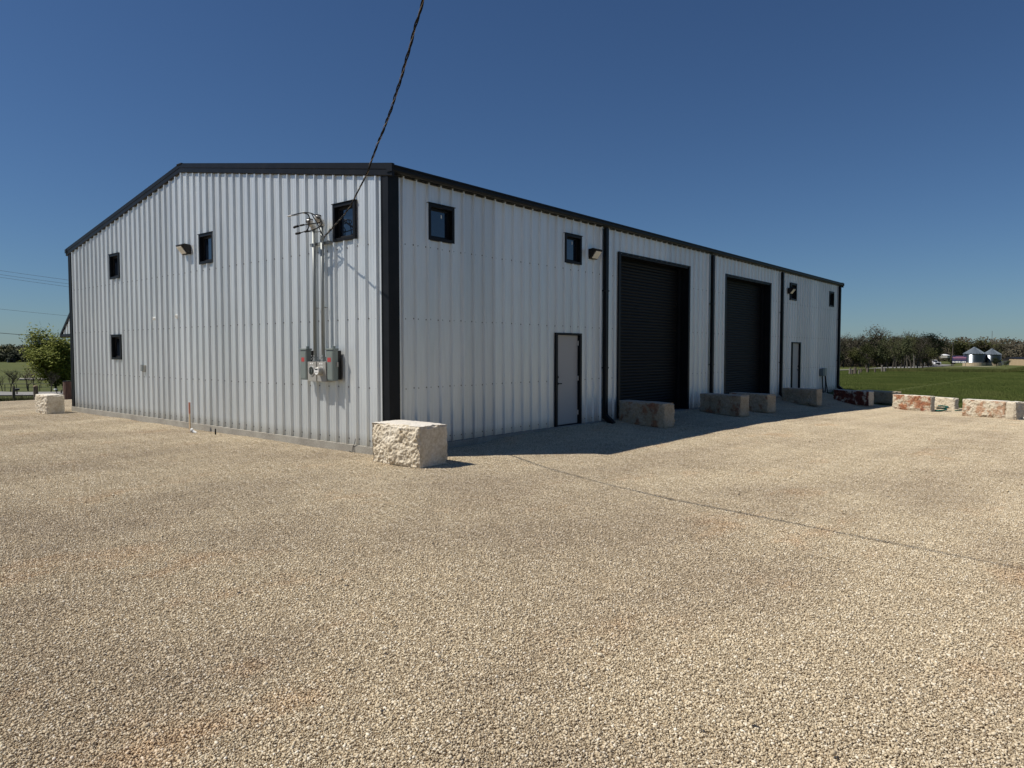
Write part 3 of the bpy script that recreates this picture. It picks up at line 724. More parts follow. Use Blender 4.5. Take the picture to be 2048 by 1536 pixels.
tail([G4(600, 466, -.42), G4(592, 467.5, -.43)], .022, nm='sleeve')
tail([G4(616, 462, -.40), G4(610, 463.5, -.40)], .019, nm='sleeve')
tail([G4(610, 463, -.40), G4(622, 463.5, -.36), G4(632, 464, -.3), G4(640, 463, -.22)], .006)
tail([G4(623, 427, -.37), G4(628, 436, -.35), G4(634, 445, -.33), G4(640, 459, -.30), G4(646, 472, -.25)], .009)
tail([tuple(h1), G4(616, 443, -.31), G4(613, 441, -.31), G4(613, 445, -.31), G4(618, 446, -.31)], .008)

# the twisted service drop
pa, pb = gab(648, 474, -.22), Vector((-3.33, -4.50, 5.05))
dn = Vector((pb.y - pa.y, -(pb.x - pa.x), 0)).normalized()
def onplane(u, v):
    d_ = sight(u, v); return CAM + d_ * ((pa - CAM).dot(dn) / d_.dot(dn))
wp = [pa] + [onplane(*q) for q in ((667, 453), (691, 426), (704.5, 405), (720, 374), (735, 345), (752.7, 293), (768, 258), (786, 207), (805.5, 144.5), (817, 105), (834.8, 35), (846.5, 1))]
dl = (wp[-1] - wp[-4]).normalized()
wp += [wp[-1] + Vector((dl.x * q, dl.y * q, dl.z * q + .006 * q * q)) for q in (2, 5, 9, 14, 20)]
# smooth the measured points
wq = curve(wp, 10); L = 0; acc = [0]
for a_, b_ in zip(wq, wq[1:]): L += (b_ - a_).length; acc.append(L)
def at(s):
    for i in range(len(acc) - 1):
        if s <= acc[i + 1]: return wq[i].lerp(wq[i + 1], (s - acc[i]) / max(1e-9, acc[i + 1] - acc[i]))
    return wq[-1].copy()
NS = int(L / .025); base = [at(i * L / NS) for i in range(NS + 1)]
base = [sum((base[min(max(i + k, 0), NS)] for k in range(-12, 13)), Vector()) / 25 if 12 < i < NS - 12 else base[i] for i in range(NS + 1)]
t = thing('service_cable', 'twisted black service cable dropping from the sky to the weatherheads', 'cable', tuple(pa))
for k, (rr, hr, mm, nm) in enumerate(((.0075, .0075, 'rubber', 'conductor'), (.0075, .0075, 'rubber', 'conductor'), (.004, .0085, 'alu', 'neutral_wire'))):
    P = []
    for i, p in enumerate(base):
        d_ = (base[min(i + 1, NS)] - base[max(i - 1, 0)]).normalized(); u = d_.cross(Vector((0, 0, 1))).normalized(); v = d_.cross(u)
        a_ = 2 * math.pi * (i * L / NS) / .42 + (k * 2.0944) + .6 * math.sin(i * .013); P.append(p + (u * math.cos(a_) + v * math.sin(a_)) * hr * (1 + .5 * math.sin(i * .03 + k)))
    MB().tube(P, rr, 6).build(nm, M[mm], t, smooth=True)
t = thing('wire_holder', 'steel wire holder on the right conduit riser gripping the service cable', 'bracket', tuple(pa))
MB().tube([(-.13, 1.70, 3.84), (-.17, 1.67, 3.83), tuple(pa)], .014, 8).build('arm', M['steel'], t)
MB().tube([tuple(gab(655, 481, -.14)), tuple(gab(665, 484, -.08))], .006, 6).build('rod', M['dark'], t)
MB().tube([(-.13, gab(645.5, 600, -.13).y, 3.81), (-.13, gab(645.5, 600, -.13).y, 3.87)], .042, 12).build('clamp', M['steel'], t)

# awning and light on the far-left wall, just past the corner
A = thing('door_awning', 'small black framed awning with ribbed metal end, on the wall past the left corner', 'awning', (.3, LY + .05, 2.3))
e0, e1, zb = .07, 1.85, 2.30; zt = 3.62
m_ = MB()
for i in range(14):
    y0 = e0 + (e1 - e0 - .1) * i / 14; y1 = y0 + (e1 - e0 - .1) / 14; h_ = .0 if i % 2 else .03
    za = zb + (zt - zb) * (1 - (y0 - e0) / (e1 - e0)) - .05; zc = zb + (zt - zb) * (1 - (y1 - e0) / (e1 - e0)) - .05
    m_.add([(.30 - h_, LY + y0, zb), (.30 - h_, LY + y1, zb), (.30 - h_, LY + y1, zc), (.30 - h_, LY + y0, za)], [(0, 1, 2, 3)])
    m_.add([(.30 - h_, LY + y1, zb), (.30 - (.03 - h_), LY + y1, zb), (.30 - (.03 - h_), LY + y1, zc), (.30 - h_, LY + y1, zc)], [(0, 1, 2, 3)])
m_.build('end_panel', M['galv'], A)
m_ = MB(); m_.add([(x, LY + y, z) for x in (.24, 3.0) for y, z in ((e0, zt), (e1, zb), (e1, zb - .1), (e0, zt - .13))], [(0, 1, 2, 3), (7, 6, 5, 4), (0, 4, 5, 1), (1, 5, 6, 2), (2, 6, 7, 3), (3, 7, 4, 0)]); m_.build('awning_roof', M['black'], A)
MB().box((.25, LY + e0, zb - .08), (.35, LY + e1, zb)).build('beam', M['black'], A)
wl = thing('door_lantern', 'small dark lantern fixed to the wall edge above the awning', 'lantern', (.35, LY + .2, 3.0))
m_ = MB(); m_.box((.30, LY + .14, 2.93), (.42, LY + .26, 3.10)); m_.build('housing', M['dark'], wl, bevel=.01); MB().lathe([(.10, 0), (.02, .08)], (.36, LY + .20, 3.10), (0, 0, 1), 8).build('hood', M['dark'], wl)

# charger-like outlet near the far end with looped cable
t = thing('cable_outlet', 'gray green utility box with looped black cable at the far end of shaded wall', 'utility box', (24.4, 0, .6))
MB().box((24.15, -.20, .66), (24.45, -.04, .98)).build('housing', M['boxgray'], t, bevel=.01); MB().box((24.5, -.17, .66), (24.82, -.04, 1.0)).build('housing', M['boxgray2'], t, bevel=.01)
MB().tube(curve([(24.22, -.15, .68), (24.20, -.17, .35), (24.28, -.18, -.05), (24.45, -.18, -.12), (24.6, -.18, .05), (24.62, -.17, .40), (24.6, -.15, .68)]), .022, 7).build('cable', M['rubber'], t, smooth=True)
MB().tube(curve([(24.66, -.15, .68), (24.72, -.18, .3), (24.82, -.22, -.1), (24.86, -.26, gz(24.86, -.3) + .02)]), .020, 7).build('cable', M['rubber'], t, smooth=True)

# ------------------------------------------------------------------ small things at the foot of the gable
p = hit(380, 865); t = thing('survey_stake', 'wooden survey stake with red sprayed top beside the slab', 'stake', tuple(p))
m_ = MB().box((p.x - .012, p.y - .02, p.z - .1), (p.x + .012, p.y + .02, p.z + .44)); m_.build('shaft', M['stake'], t)
m_ = MB().box((p.x - .0135, p.y - .0215, p.z + .44), (p.x + .0135, p.y + .0215, p.z + .70)); m_.build('painted_top', M['stakered'], t)
q = hit(386, 866)
m_ = MB(); m_.tube([(q.x - .02, q.y - .02, q.z + .05), (q.x + .03, q.y - .10, q.z + .0)], .032, 16)
m_.lathe([(.046, 0), (.046, .04), (.035, .045)], (q.x - .02, q.y - .01, q.z + .06), (-.45, .6, .35), 16); m_.build('pipe_cleanout', M['white'], label='short white plastic pipe end lying beside the survey stake', category='pipe')
p = hit(431, 870); MB().tube([(p.x, p.y, p.z - .05), (p.x, p.y, p.z + .14)], .016, 8).build('pipe_stub', M['rubber'], label='short black pipe stub standing against the slab edge', category='pipe')
p = hit(707, 906)
m_ = MB(); m_.tube(curve([(p.x, p.y + .04, p.z), (p.x + .01, p.y + .02, p.z + .13), (p.x, p.y - .03, p.z)]), .004, 5); m_.tube(curve([(p.x + .01, p.y + .02, p.z + .13), (p.x + .0, p.y - .03, p.z + .17), (p.x - .02, p.y - .09, p.z + .27)]), .005, 5)
m_.tube(curve([(p.x, p.y + .05, p.z + .01), (p.x - .03, p.y + .09, p.z + .03)]), .006, 5); m_.build('wire_scrap', M['rubber'], smooth=True, label='thin black bent ground wire sticking up at the slab edge near the block', category='wire')

# ------------------------------------------------------------------ limestone blocks
def block(label, a, b, dep, h, m2, seed, rough=('f', ), res=.022, amp=.035, zb=None, tip=0.0):
    """a -> b is the foot of the face turned to the camera; the block runs dep back from it."""
    a, b = Vector(a[:2]), Vector(b[:2]); ex = (b - a); Lg = ex.length; ex.normalize(); ey = Vector((-ex.y, ex.x))
    mid = (a + b) / 2 + ey * dep / 2
    z0 = (gz(mid.x, mid.y) if zb is None else zb) - .02
    n = [max(4, int(Lg / res)), max(4, int(dep / res)), max(4, int(h / res))]; D = (Lg, dep, h)
    idx = {}; vs = []; fs = []; rg = []
    def key(i, j, k):
        if (i, j, k) in idx: return idx[(i, j, k)]
        P = Vector((i / n[0] * D[0] - D[0] / 2, j / n[1] * D[1] - D[1] / 2, k / n[2] * D[2])); Q = P + Vector((seed * 7.3, seed * 3.1, seed))
        d = Vector((0, 0, 0)); r_ = 0
        def A(tag): return amp if tag in rough else amp * .16
        f1 = noise.fractal(Q * 4.5, 1.0, 2.0, 4); f2 = noise.noise(Q * 21) ; f3 = 1 - abs(noise.noise(Q * 9)) * 2
        rr = f1 * .55 + f2 * .30 + f3 * .34 + noise.noise(Q * 40) * .14; lo = noise.noise(Q * 1.7)
        if j == 0: d.y -= A('f') * (rr + lo * .9 - .2); r_ = 1 if 'f' in rough else 0
        if j == n[1]: d.y += A('b') * (rr + lo)
        if i == 0: d.x -= A('l') * (rr + lo * .9); r_ = max(r_, 1 if 'l' in rough else 0)
        if i == n[0]: d.x += A('r') * (rr + lo * .9); r_ = max(r_, 1 if 'r' in rough else 0)
        if k == n[2]: d.z += amp * .22 * (rr + lo)
        if k == 0: d.z -= 0
        # worn arrises
        eg = sorted((min(i, n[0] - i) * D[0] / n[0], min(j, n[1] - j) * D[1] / n[1], min(k, n[2] - k + (0)) * D[2] / n[2]))
        if eg[1] < .045:
            c_ = Vector((0, 0, D[2] / 2)) - P; c_.normalize(); d += c_ * (.045 - eg[1]) * max(.1, .55 + .8 * f2 + .9 * f1)
        # undercut foot
        if k / n[2] < .2 and j == 0: d.y += (.2 - k / n[2]) * .25 * max(0, .35 + lo)
        P = P + d; P.z += tip * P.x
        vs.append((mid.x + ex.x * P.x + ey.x * P.y, mid.y + ex.y * P.x + ey.y * P.y, z0 + P.z)); rg.append(r_)
        idx[(i, j, k)] = len(vs) - 1; return len(vs) - 1
    X, Y, Z = n
    for i in range(X):
        for k in range(Z): fs.append((key(i, 0, k), key(i + 1, 0, k), key(i + 1, 0, k + 1), key(i, 0, k + 1))); fs.append((key(i + 1, Y, k), key(i, Y, k), key(i, Y, k + 1), key(i + 1, Y, k + 1)))
    for j in range(Y):
        for k in range(Z): fs.append((key(0, j + 1, k), key(0, j, k), key(0, j, k + 1), key(0, j + 1, k + 1))); fs.append((key(X, j, k), key(X, j + 1, k), key(X, j + 1, k + 1), key(X, j, k + 1)))
    for i in range(X):
        for j in range(Y): fs.append((key(i, j, Z), key(i + 1, j, Z), key(i + 1, j + 1, Z), key(i, j + 1, Z)))
    me = bpy.data.meshes.new('limestone_block'); me.from_pydata(vs, [], fs); me.materials.append(M[m2])
    me.attributes.new('rough', 'FLOAT', 'POINT').data.foreach_set('value', [float(q) for q in rg])
    o = link('limestone_block', me, label=label, category='stone block', group='limestone blocks round the yard'); return o
H = hit
block('cream limestone block at the near corner of the metal building', (-.52, -.11), (-.52, -1.31), .64, .70, 'st_clean', 1, ('f', 'l'), .0115, .055)
# left block: smooth cut face towards the camera, rough end
c0 = H(94, 829); c1 = meet(130.5, 824, 1, c0.y)
block('limestone block past the left corner of the building, smooth gray cut face', c0, (c1.x, c0.y), 1.05, .60, 'st_clean', 2, ('l', ), .02, .05)
def fb(label, l, c, top, dep, m2, seed, **kw):
    """l, c: image feet of the front face's far-left and near-right corners; top: image height of the near corner."""
    b_ = H(*c); dist = (b_ - CAM).dot(FW); h_ = dist * (c[1] - top) / FPX
    th = math.radians(kw.pop('turn', -101)); e_ = Vector((math.cos(th), math.sin(th), 0)); want = (l[0] - CX) / FPX; t_ = 0.0
    while t_ < 2.2:                                    # length of the long face, from where its far end is seen
        q_ = b_ - e_ * t_ - CAM
        if q_.dot(RT) / q_.dot(FW) <= want or (b_.x < 27 and q_.y + CAM.y > -.12): break
        t_ += .01
    a_ = b_ - e_ * t_
    block(label, a_, b_, dep, h_, m2, seed, **kw)
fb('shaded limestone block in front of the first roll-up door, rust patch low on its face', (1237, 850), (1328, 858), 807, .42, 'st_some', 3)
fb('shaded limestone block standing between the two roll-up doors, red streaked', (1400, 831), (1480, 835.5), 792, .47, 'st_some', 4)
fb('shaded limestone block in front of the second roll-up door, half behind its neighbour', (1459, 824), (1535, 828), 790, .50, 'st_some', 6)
fb('shaded limestone block below the far walk door, plain gray face', (1564, 811), (1633, 816), 782, .42, 'st_shaded', 7)
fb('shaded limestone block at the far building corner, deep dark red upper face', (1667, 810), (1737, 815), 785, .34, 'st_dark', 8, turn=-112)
fb('fully shaded limestone block behind the dark red one, at the shadow edge', (1722, 806), (1784, 810), 785, .55, 'st_shaded', 9, turn=-118)
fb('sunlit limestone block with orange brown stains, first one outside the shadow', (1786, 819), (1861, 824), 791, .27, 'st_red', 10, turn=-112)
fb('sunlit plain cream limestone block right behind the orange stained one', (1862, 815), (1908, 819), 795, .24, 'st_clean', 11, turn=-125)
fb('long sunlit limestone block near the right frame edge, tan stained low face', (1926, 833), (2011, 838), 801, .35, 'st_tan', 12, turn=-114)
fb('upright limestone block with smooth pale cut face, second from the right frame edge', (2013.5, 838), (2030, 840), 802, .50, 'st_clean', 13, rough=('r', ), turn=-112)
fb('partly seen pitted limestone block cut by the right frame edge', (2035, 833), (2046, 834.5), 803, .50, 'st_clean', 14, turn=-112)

p = H(1880, 824)
m_ = MB(); m_.tube([(p.x + .30 * math.cos(a_ / 8 * math.pi) + .02 * a_, p.y + .16 * math.sin(a_ / 8 * math.pi), p.z + .03 + .004 * a_) for a_ in range(40)], .028, 7)
m_.build('hose', M['green'], smooth=True, label='coiled green hose on the gravel between the orange stained block and the next', category='hose')
p = H(1919, 822); MB().tube(curve([(p.x - .3, p.y + .1, p.z + .02), (p.x, p.y, p.z + .03), (p.x + .3, p.y - .12, p.z + .02)]), .024, 7).build('hose', M['green'], smooth=True, label='short length of green hose left of the long block on the right', category='hose')
p = H(2042, 838); MB().tube([(p.x - .12, p.y + .14, p.z + .03), (p.x + .9, p.y - 1.0, p.z + .03)], .03, 10).build('plastic_pipe', M['white'], smooth=True, label='white plastic pipe lying on the gravel at the right frame edge', category='pipe')

# ------------------------------------------------------------------ trees
def tree_meshes(seed, h, spread, leafn, leafs, twig, leafm, barkm, trunk_r=.03, first=.25, lev=3, cone=False):
    r = random.Random(seed); T_ = MB(); C_ = MB(); tips = []
    def grow(p, d, L_, rad, lv):
        n = 3; pts = [p]; q = p.copy(); dd = d.copy()
        for i in range(n):
            dd = (dd + Vector((r.uniform(-.22, .22), r.uniform(-.22, .22), r.uniform(-.05, .16)))).normalized(); q = q + dd * L_ / n; pts.append(q.copy())
        (T_ if lv < 2 else C_).tube(pts, rad, 5 if lv < 2 else 3, rad * .55, tone=.15, cap=False)
        if lv >= 1: tips.extend(pts[1:])
        if lv < lev:
            for k in range({0: 7, 1: 5, 2: 4}.get(lv, 3)):
                f_ = r.uniform(first if lv == 0 else .25, 1.0); b_ = pts[min(n, int(f_ * n))].lerp(pts[min(n, int(f_ * n) + 1)], f_ * n - int(f_ * n)) if f_ < 1 else pts[-1]
                a_ = r.uniform(0, 6.28); el = r.uniform(.15, 1.0)
                nd = (Vector((math.cos(a_) * spread, math.sin(a_) * spread, el * .9)) + dd * .35).normalized()
                grow(b_, nd, L_ * r.uniform(.42, .62), rad * .5, lv + 1)
    grow(Vector((0, 0, -.1)), Vector((0, 0, 1)), h * .62, h * trunk_r, 0)
    for i in range(leafn):
        b_ = r.choice(tips); s_ = leafs * r.uniform(.5, 1.3); o_ = Vector((r.gauss(0, 1), r.gauss(0, 1), r.gauss(0, 1))) * twig
        c_ = b_ + o_; u = Vector((r.gauss(0, 1), r.gauss(0, 1), r.gauss(0, 1))).normalized(); v = u.orthogonal().normalized()
        if c_.z < h * .08: c_.z = h * .08 + r.random() * .2
        C_.add([c_ - u * s_, c_ + v * s_ * .45, c_ + u * s_, c_ - v * s_ * .45], [(0, 1, 2, 3)], tone=max(.01, min(1, r.betavariate(2, 2))))
    return T_.mesh('trunk', M[barkm], True), C_.mesh('crown', M[leafm])
def plant_tree(name, label, ms, loc, sc=1.0, rz=0.0, group=None, cat='tree', wide=1.0):
    t_ = thing(name, label, cat, loc, group); t_.scale = (sc * wide, sc * wide, sc); t_.rotation_euler.z = rz
    for nm, me in zip(('trunk', 'crown'), ms):
        o = bpy.data.objects.new(nm, me); COL.objects.link(o); o.parent = t_
    return t_
def G(u, depth, v=760):
    p = far(u, v, depth); return (p.x, p.y, gz(p.x, p.y))

willow = tree_meshes(21, 6.2, 1.05, 30000, .13, .40, 'lf_bright', 'bark', .018, .04)
plant_tree('leafy_tree', 'full bright green leafy tree right behind the left edge of the building', willow, G(113, 64), 1.0, .4)
bare = [tree_meshes(30 + i, 2.6, .75, 130, .035, .08, m2, 'bark', .018, .3) for i, m2 in enumerate(('lf_brown', 'lf_mix', 'lf_red'))]
for u, dpt, k, s_, lb in ((4, 66, 0, .8, 'small bare sapling at the very left frame edge'), (20, 66, 0, 1.05, 'forked bare sapling beyond the left road, near the frame edge'), (31, 68, 1, 1.0, 'thin straight sapling beyond the left road, right of the forked one'),
                          (56, 67, 2, 1.0, 'reddish budding sapling beyond the left road, left of its pair'), (69, 70, 2, 1.0, 'darker reddish sapling beyond the left road, beside the leafy tree'), (82, 74, 1, .7, 'low bushy sapling under the left side of the leafy tree'), (101, 60, 0, .95, 'leaning bare sapling below the leafy tree')):
    plant_tree('sapling', lb, bare[k], G(u, dpt), s_, u, 'saplings beyond the left road')

# woods far off on the left, one mass
def woods(name, label, spots, mats, hs, leaf, n, seed, cat='woods'):
    r = random.Random(seed); m_ = MB()
    for (x, y) in spots:
        h = r.uniform(*hs); z = gz(x, y); wd = h * r.uniform(.45, .8); tn = r.random()
        m_.tube([(x, y, z), (x + r.uniform(-.3, .3), y, z + h * .7)], .12, 4, .05, tone=.05, cap=False)
        for i in range(n):
            a_ = r.uniform(0, 6.28); k = r.random() ** .5; zz = r.random() ** .7
            rr = wd * k * math.sin(math.pi * min(.97, .12 + zz * .85)) ** .6
            c_ = Vector((x + rr * math.cos(a_), y + rr * math.sin(a_), z + h * zz * r.uniform(.9, 1.05))); u = Vector((r.gauss(0, 1), r.gauss(0, 1), r.gauss(0, 1))).normalized(); v = u.orthogonal().normalized(); s_ = leaf * r.uniform(.5, 1.4)
            m_.add([c_ - u * s_, c_ + v * s_ * .5, c_ + u * s_, c_ - v * s_ * .5], [(0, 1, 2, 3)], tone=max(.01, min(1, .35 * tn + .65 * r.random())))
    m_.build(name, mats, label=label, category=cat, kind='stuff')
sp = []
for i in range(150):
    u = random.uniform(-260, 175); dpt = random.uniform(285, 330); p = far(u, 720, dpt); sp.append((p.x, p.y))
woods('woods', 'dark mixed woods along the far side of the left field', sp, M['lf_mix'], (5.0, 7.4), .50, 190, 3)
sp = []
for i in range(60):
    u = random.uniform(-200, 160); p = far(u, 720, random.uniform(275, 284)); sp.append((p.x, p.y))
woods('brush', 'low dark brush at the foot of the left woods', sp, M['lf_dark'], (2.6, 4.6), .45, 150, 4, 'brush')
sp = []
for i in range(210):
    u = random.uniform(1640, 2420); p = far(u, 720, random.uniform(300, 350)); sp.append((p.x, p.y))
woods('woods', 'gray brown leafless woods on the far right horizon', sp, M['lf_brown'], (6.5, 10.5), .60, 170, 5)

oaks = [tree_meshes(50 + i, 7.5, .95, n, ls, tw, lm, bm, .020, .28, lv) for i, (lm, bm, n, ls, tw, lv) in enumerate((('lf_brown', 'bark', 500, .12, .3, 4), ('lf_brown', 'palebark', 600, .12, .3, 4), ('lf_dark', 'bark', 2400, .2, .38, 3), ('lf_mix', 'bark', 900, .14, .35, 4), ('lf_green', 'bark', 2300, .17, .38, 3)))]
def tline(rows, lb, nm, grp):
    od = ['leftmost', 'second', 'third', 'fourth', 'fifth', 'sixth', 'seventh', 'eighth', 'ninth', 'tenth', 'eleventh', 'twelfth', 'thirteenth', 'fourteenth', 'fifteenth', 'sixteenth', 'seventeenth', 'eighteenth', 'nineteenth', 'twentieth', 'last']
    for i, (u, dpt, k, s_, wd) in enumerate(sorted(rows)): plant_tree(nm, lb + ', ' + od[i] + (' from the left' if i else ' of them'), oaks[k], G(u, dpt), s_, u * 1.7, grp, wide=wd)
plant_tree('bare_oak', 'tallest scraggly bare tree right of the building, with wide ragged crown', oaks[0], G(1731, 132), 1.14, .3, wide=1.25)
plant_tree('shrubby_tree', 'short light green rounded tree in front of the roadside trees', oaks[4], G(1737, 116), .62, 1.3, wide=1.0)
plant_tree('cedar', 'dark pointed evergreen rising behind the white truck', oaks[2], G(1879, 236), 1.45, 2.0, wide=1.2)
plant_tree('pale_trunk_tree', 'slender bare tree with a pale grey trunk among the roadside trees', oaks[1], G(1814, 134), .95, 4.0, wide=.8)
tline([(1793, 126, 3, .92, .9), (1800, 128, 2, .85, .8), (1822, 132, 3, .98, .9), (1834, 135, 0, .90, .9), (1845, 138, 3, .92, 1.0), (1776, 140, 2, .78, 1.0), (1785, 150, 0, 1.0, 1.0), (1808, 150, 0, 1.02, 1.0), (1828, 155, 1, 1.0, 1.0)],
      'bare dark trunked roadside tree right of the building', 'roadside_tree', 'roadside trees right of the building')
sp = []
for i in range(150):
    p = far(random.uniform(1640, 1862), 720, random.uniform(186, 205) if i % 3 else random.uniform(205, 240)); sp.append((p.x, p.y))
woods('brush', 'tangled dark brush filling in under the trees behind the right road', sp, M['lf_brown'], (1.5, 3.2), .26, 120, 8, 'brush')
tline([(u, 188 + (i % 3) * 8, (0, 1, 3, 0, 2)[i % 5], 1.10 + .12 * ((i * 7) % 4) / 4, 1.35) for i, u in enumerate(range(1648, 1862, 11))],
      'gray brown thicket tree behind the roadside row', 'thicket_tree', 'thicket trees behind the roadside row')
tline([(u, 180, (4, 2, 0)[i % 3], .70, 1.4) for i, u in enumerate(range(1652, 1860, 17))], 'low greenish understorey tree behind the right road', 'understorey_tree', 'understorey trees behind the right road')
tline([(u, 262, (3, 4, 3, 1)[i % 4], 1.15, 1.7) for i, u in enumerate(range(1912, 2000, 12))], 'olive green tree rising behind the silos', 'olive_tree', 'olive green trees behind the silos')
for u, dpt, s_, lb in ((1993, 168, .30, 'low dark shrub right of the second silo'), (2010, 166, .22, 'lower dark shrub towards the wooden fence'), (1902, 190, .30, 'dark shrub between the truck and the blue sign')):
    plant_tree('shrub', lb, oaks[2], G(u, dpt), s_, u, 'dark shrubs by the silos', 'shrub', 1.6)

# log posts by the roads, log > cap
def log_post(label, u, v, hpx, wpx, cap=False, lean=0.0, grp='short log posts by the left road', mt='log'):
    p = H(u, v); dist = (p - CAM).dot(FW); h = hpx / FPX * dist; r_ = wpx / FPX * dist / 2
    t_ = thing('log_post', label, 'post', tuple(p), grp); rr = random.Random(int(u))
    pts = [(p.x, p.y, p.z - .1), (p.x + lean * .4, p.y, p.z + h * .45), (p.x + lean, p.y, p.z + h)]
    m_ = MB(); m_.tube(pts, r_ * 1.08, 9, r_ * .9); m_.v = [(x + rr.uniform(-.012, .012), y + rr.uniform(-.012, .012), z) for x, y, z in m_.v]; m_.build('log', M[mt], t_)
    if cap: MB().lathe([(r_ * .92, 0), (r_ * .75, .05)], (p.x + lean, p.y, p.z + h + .003), (0, 0, 1), 9).build('sawn_top', M['fencewood'], t_)
log_post('thin dark log post by the left road, nearest the frame edge', 28, 798, 26, 5)
log_post('thick mossy log post by the left road with pale sawn top', 72, 799, 27, 8.5, True)
log_post('slim dark post by the left road next to the rusty cylinder', 123, 787, 8, 3)
for i, (u, v, h_, w_, lb, mt) in enumerate(((1700, 748, 12, 5, 'pale leaning stump at the left end of the right roadside posts', 'palebark'), (1704, 749, 10, 3.5, 'dark narrow stump close beside the pale leaning one', 'log'), (1710, 747.5, 13, 6, 'thickest dark log post in the right roadside row', 'log'),
        (1718, 748, 8, 3, 'small pale post right of the thickest log post', 'palebark'), (1722, 745.5, 9, 3, 'thin dark post left of the light green tree', 'log'), (1735, 745, 9, 4.5, 'dark post in front of the light green tree', 'log'), (1750, 745, 8.5, 3.5, 'brown post right of the light green tree', 'log'), (1764, 743.5, 13.5, 4, 'tall pale post with rounded top in the right roadside row', 'palebark'), (1769.5, 743.5, 8, 5, 'short pale stump right of the tall rounded post', 'palebark'))):
    log_post(lb, u, v, h_, w_, grp='short log posts by the right road', mt=mt)
# rusty cylinder beside the building corner, mailbox like sign, bench slab
p = H(136, 799); t = thing('rusty_drum', 'tall dark rusty cylinder half hidden behind the building corner', 'drum', tuple(p)); s_ = (p - CAM).dot(FW) / FPX
MB().lathe([(8.0 * s_, 0), (8.2 * s_, 12 * s_), (8.0 * s_, 24 * s_), (7.7 * s_, 36 * s_)], tuple(p), (0, 0, 1), 18).build('shell', M['brickred'], t); MB().lathe([(8.3 * s_, 0), (8.3 * s_, 1.2 * s_)], (p.x, p.y, p.z + 36 * s_ + .002), (0, 0, 1), 18).build('rim', M['dark'], t)
p = H(116, 795); s_ = (p - CAM).dot(FW) / FPX; t = thing('slanted_sign', 'small white panel on a slanted dark post behind the left block', 'sign', tuple(p))
MB().tube([(p.x, p.y, p.z), (p.x - 2 * s_, p.y + 2.5 * s_, p.z + 15 * s_)], .022, 6).build('post', M['log'], t); MB().box((p.x - 5 * s_, p.y + 2 * s_, p.z + 15 * s_), (p.x - 1 * s_, p.y + 6.5 * s_, p.z + 18 * s_), .4).build('panel', M['white'], t)
p = H(34, 789); s_ = (p - CAM).dot(FW) / FPX; t = thing('mailbox', 'dark mailbox with pale top beside the thin log post on the left', 'mailbox', tuple(p))
MB().box((p.x - 3 * s_, p.y - 1.5 * s_, p.z + 8 * s_), (p.x + 4.5 * s_, p.y + 1.5 * s_, p.z + 11.5 * s_)).build('body', M['dark'], t, bevel=.02); MB().box((p.x - 3.1 * s_, p.y - 1.6 * s_, p.z + 11.5 * s_ + .003), (p.x + 4.6 * s_, p.y + 1.6 * s_, p.z + 12.6 * s_)).build('lid', M['boxgray2'], t); MB().box((p.x - .04, p.y - .04, p.z), (p.x + .04, p.y + .04, p.z + 8 * s_ - .003)).build('post', M['log'], t)

# pipe fence beyond the left road: every post a part
F0, F1 = H(-150, 781), H(150, 780.5); t = thing('pipe_fence', 'low dark pipe fence running beyond the left road', 'fence', tuple(F0)); Ln = (F1 - F0).length; d_ = (F1 - F0).normalized(); hh = .62
npst = int(Ln / 1.15)
for i in range(npst + 1):
    p = F0.lerp(F1, i / npst); p.z = gz(p.x, p.y); rr = .055 if i % 3 == 0 else .03
    MB().tube([(p.x, p.y, p.z - .1), (p.x, p.y, p.z + hh * (1.05 if i % 3 == 0 else .97))], rr, 6).build('post', M['wire'], t)
za = gz(F0.x, F0.y)
MB().tube([(F0.x, F0.y, za + hh), (F1.x, F1.y, gz(F1.x, F1.y) + hh)], .03, 6).build('rail', M['wire'], t); MB().tube([(F0.x, F0.y, za + hh * .45), (F1.x, F1.y, gz(F1.x, F1.y) + hh * .45)], .012, 5).build('rail', M['wire'], t)
# pale stone edging further off
t = thing('stone_edging', 'row of low pale rocks in the grass under the saplings', 'rocks', tuple(H(50, 759)))
for i in range(26):
    p = H(40 + i * 4.0 + random.uniform(-1.5, 1.5), 759.5 + random.uniform(-.5, .5)); v_ = [(p.x + x * .55 * random.uniform(.7, 1.2), p.y + y * .4, p.z + .06 + z * .18 * random.uniform(.6, 1.3)) for x, y, z in ICO_V]
    MB().add(v_, [tuple(f) for f in ICO_F]).build('rock', M['conc'], t)
# shed
p = G(20, 262, 722); t = thing('shed', 'tiny dark open shed at the edge of the left woods', 'shed', p); s_ = 262 / FPX
rx = Vector((RT.x, RT.y, 0)); fx = Vector((FW.x, FW.y, 0)); P0 = Vector(p)
def obox(m_, c, r0, r1, f0, f1, z0, z1):
    vs = [c + rx * r + fx * f + Vector((0, 0, z)) for z in (z0, z1) for r, f in ((r0, f0), (r1, f0), (r1, f1), (r0, f1))]
    return m_.add(vs, [(3, 2, 1, 0), (4, 5, 6, 7), (0, 1, 5, 4), (1, 2, 6, 5), (2, 3, 7, 6), (3, 0, 4, 7)])
obox(MB(), P0, -6 * s_, -5 * s_, 0, 1.5, 0, 6.5 * s_).build('end_wall', M['boxgray2'], t); obox(MB(), P0, -5 * s_, 6 * s_, 1.4, 1.5, 0, 6.5 * s_).build('back_wall', M['dark'], t); obox(MB(), P0, 5.99 * s_, 6.3 * s_, 0, 1.39, 0, 6.4 * s_).build('end_wall', M['dark'], t); obox(MB(), P0, -6.4 * s_, 6.8 * s_, -.3, 1.8, 6.52 * s_, 7.3 * s_).build('roof', M['dark'], t)

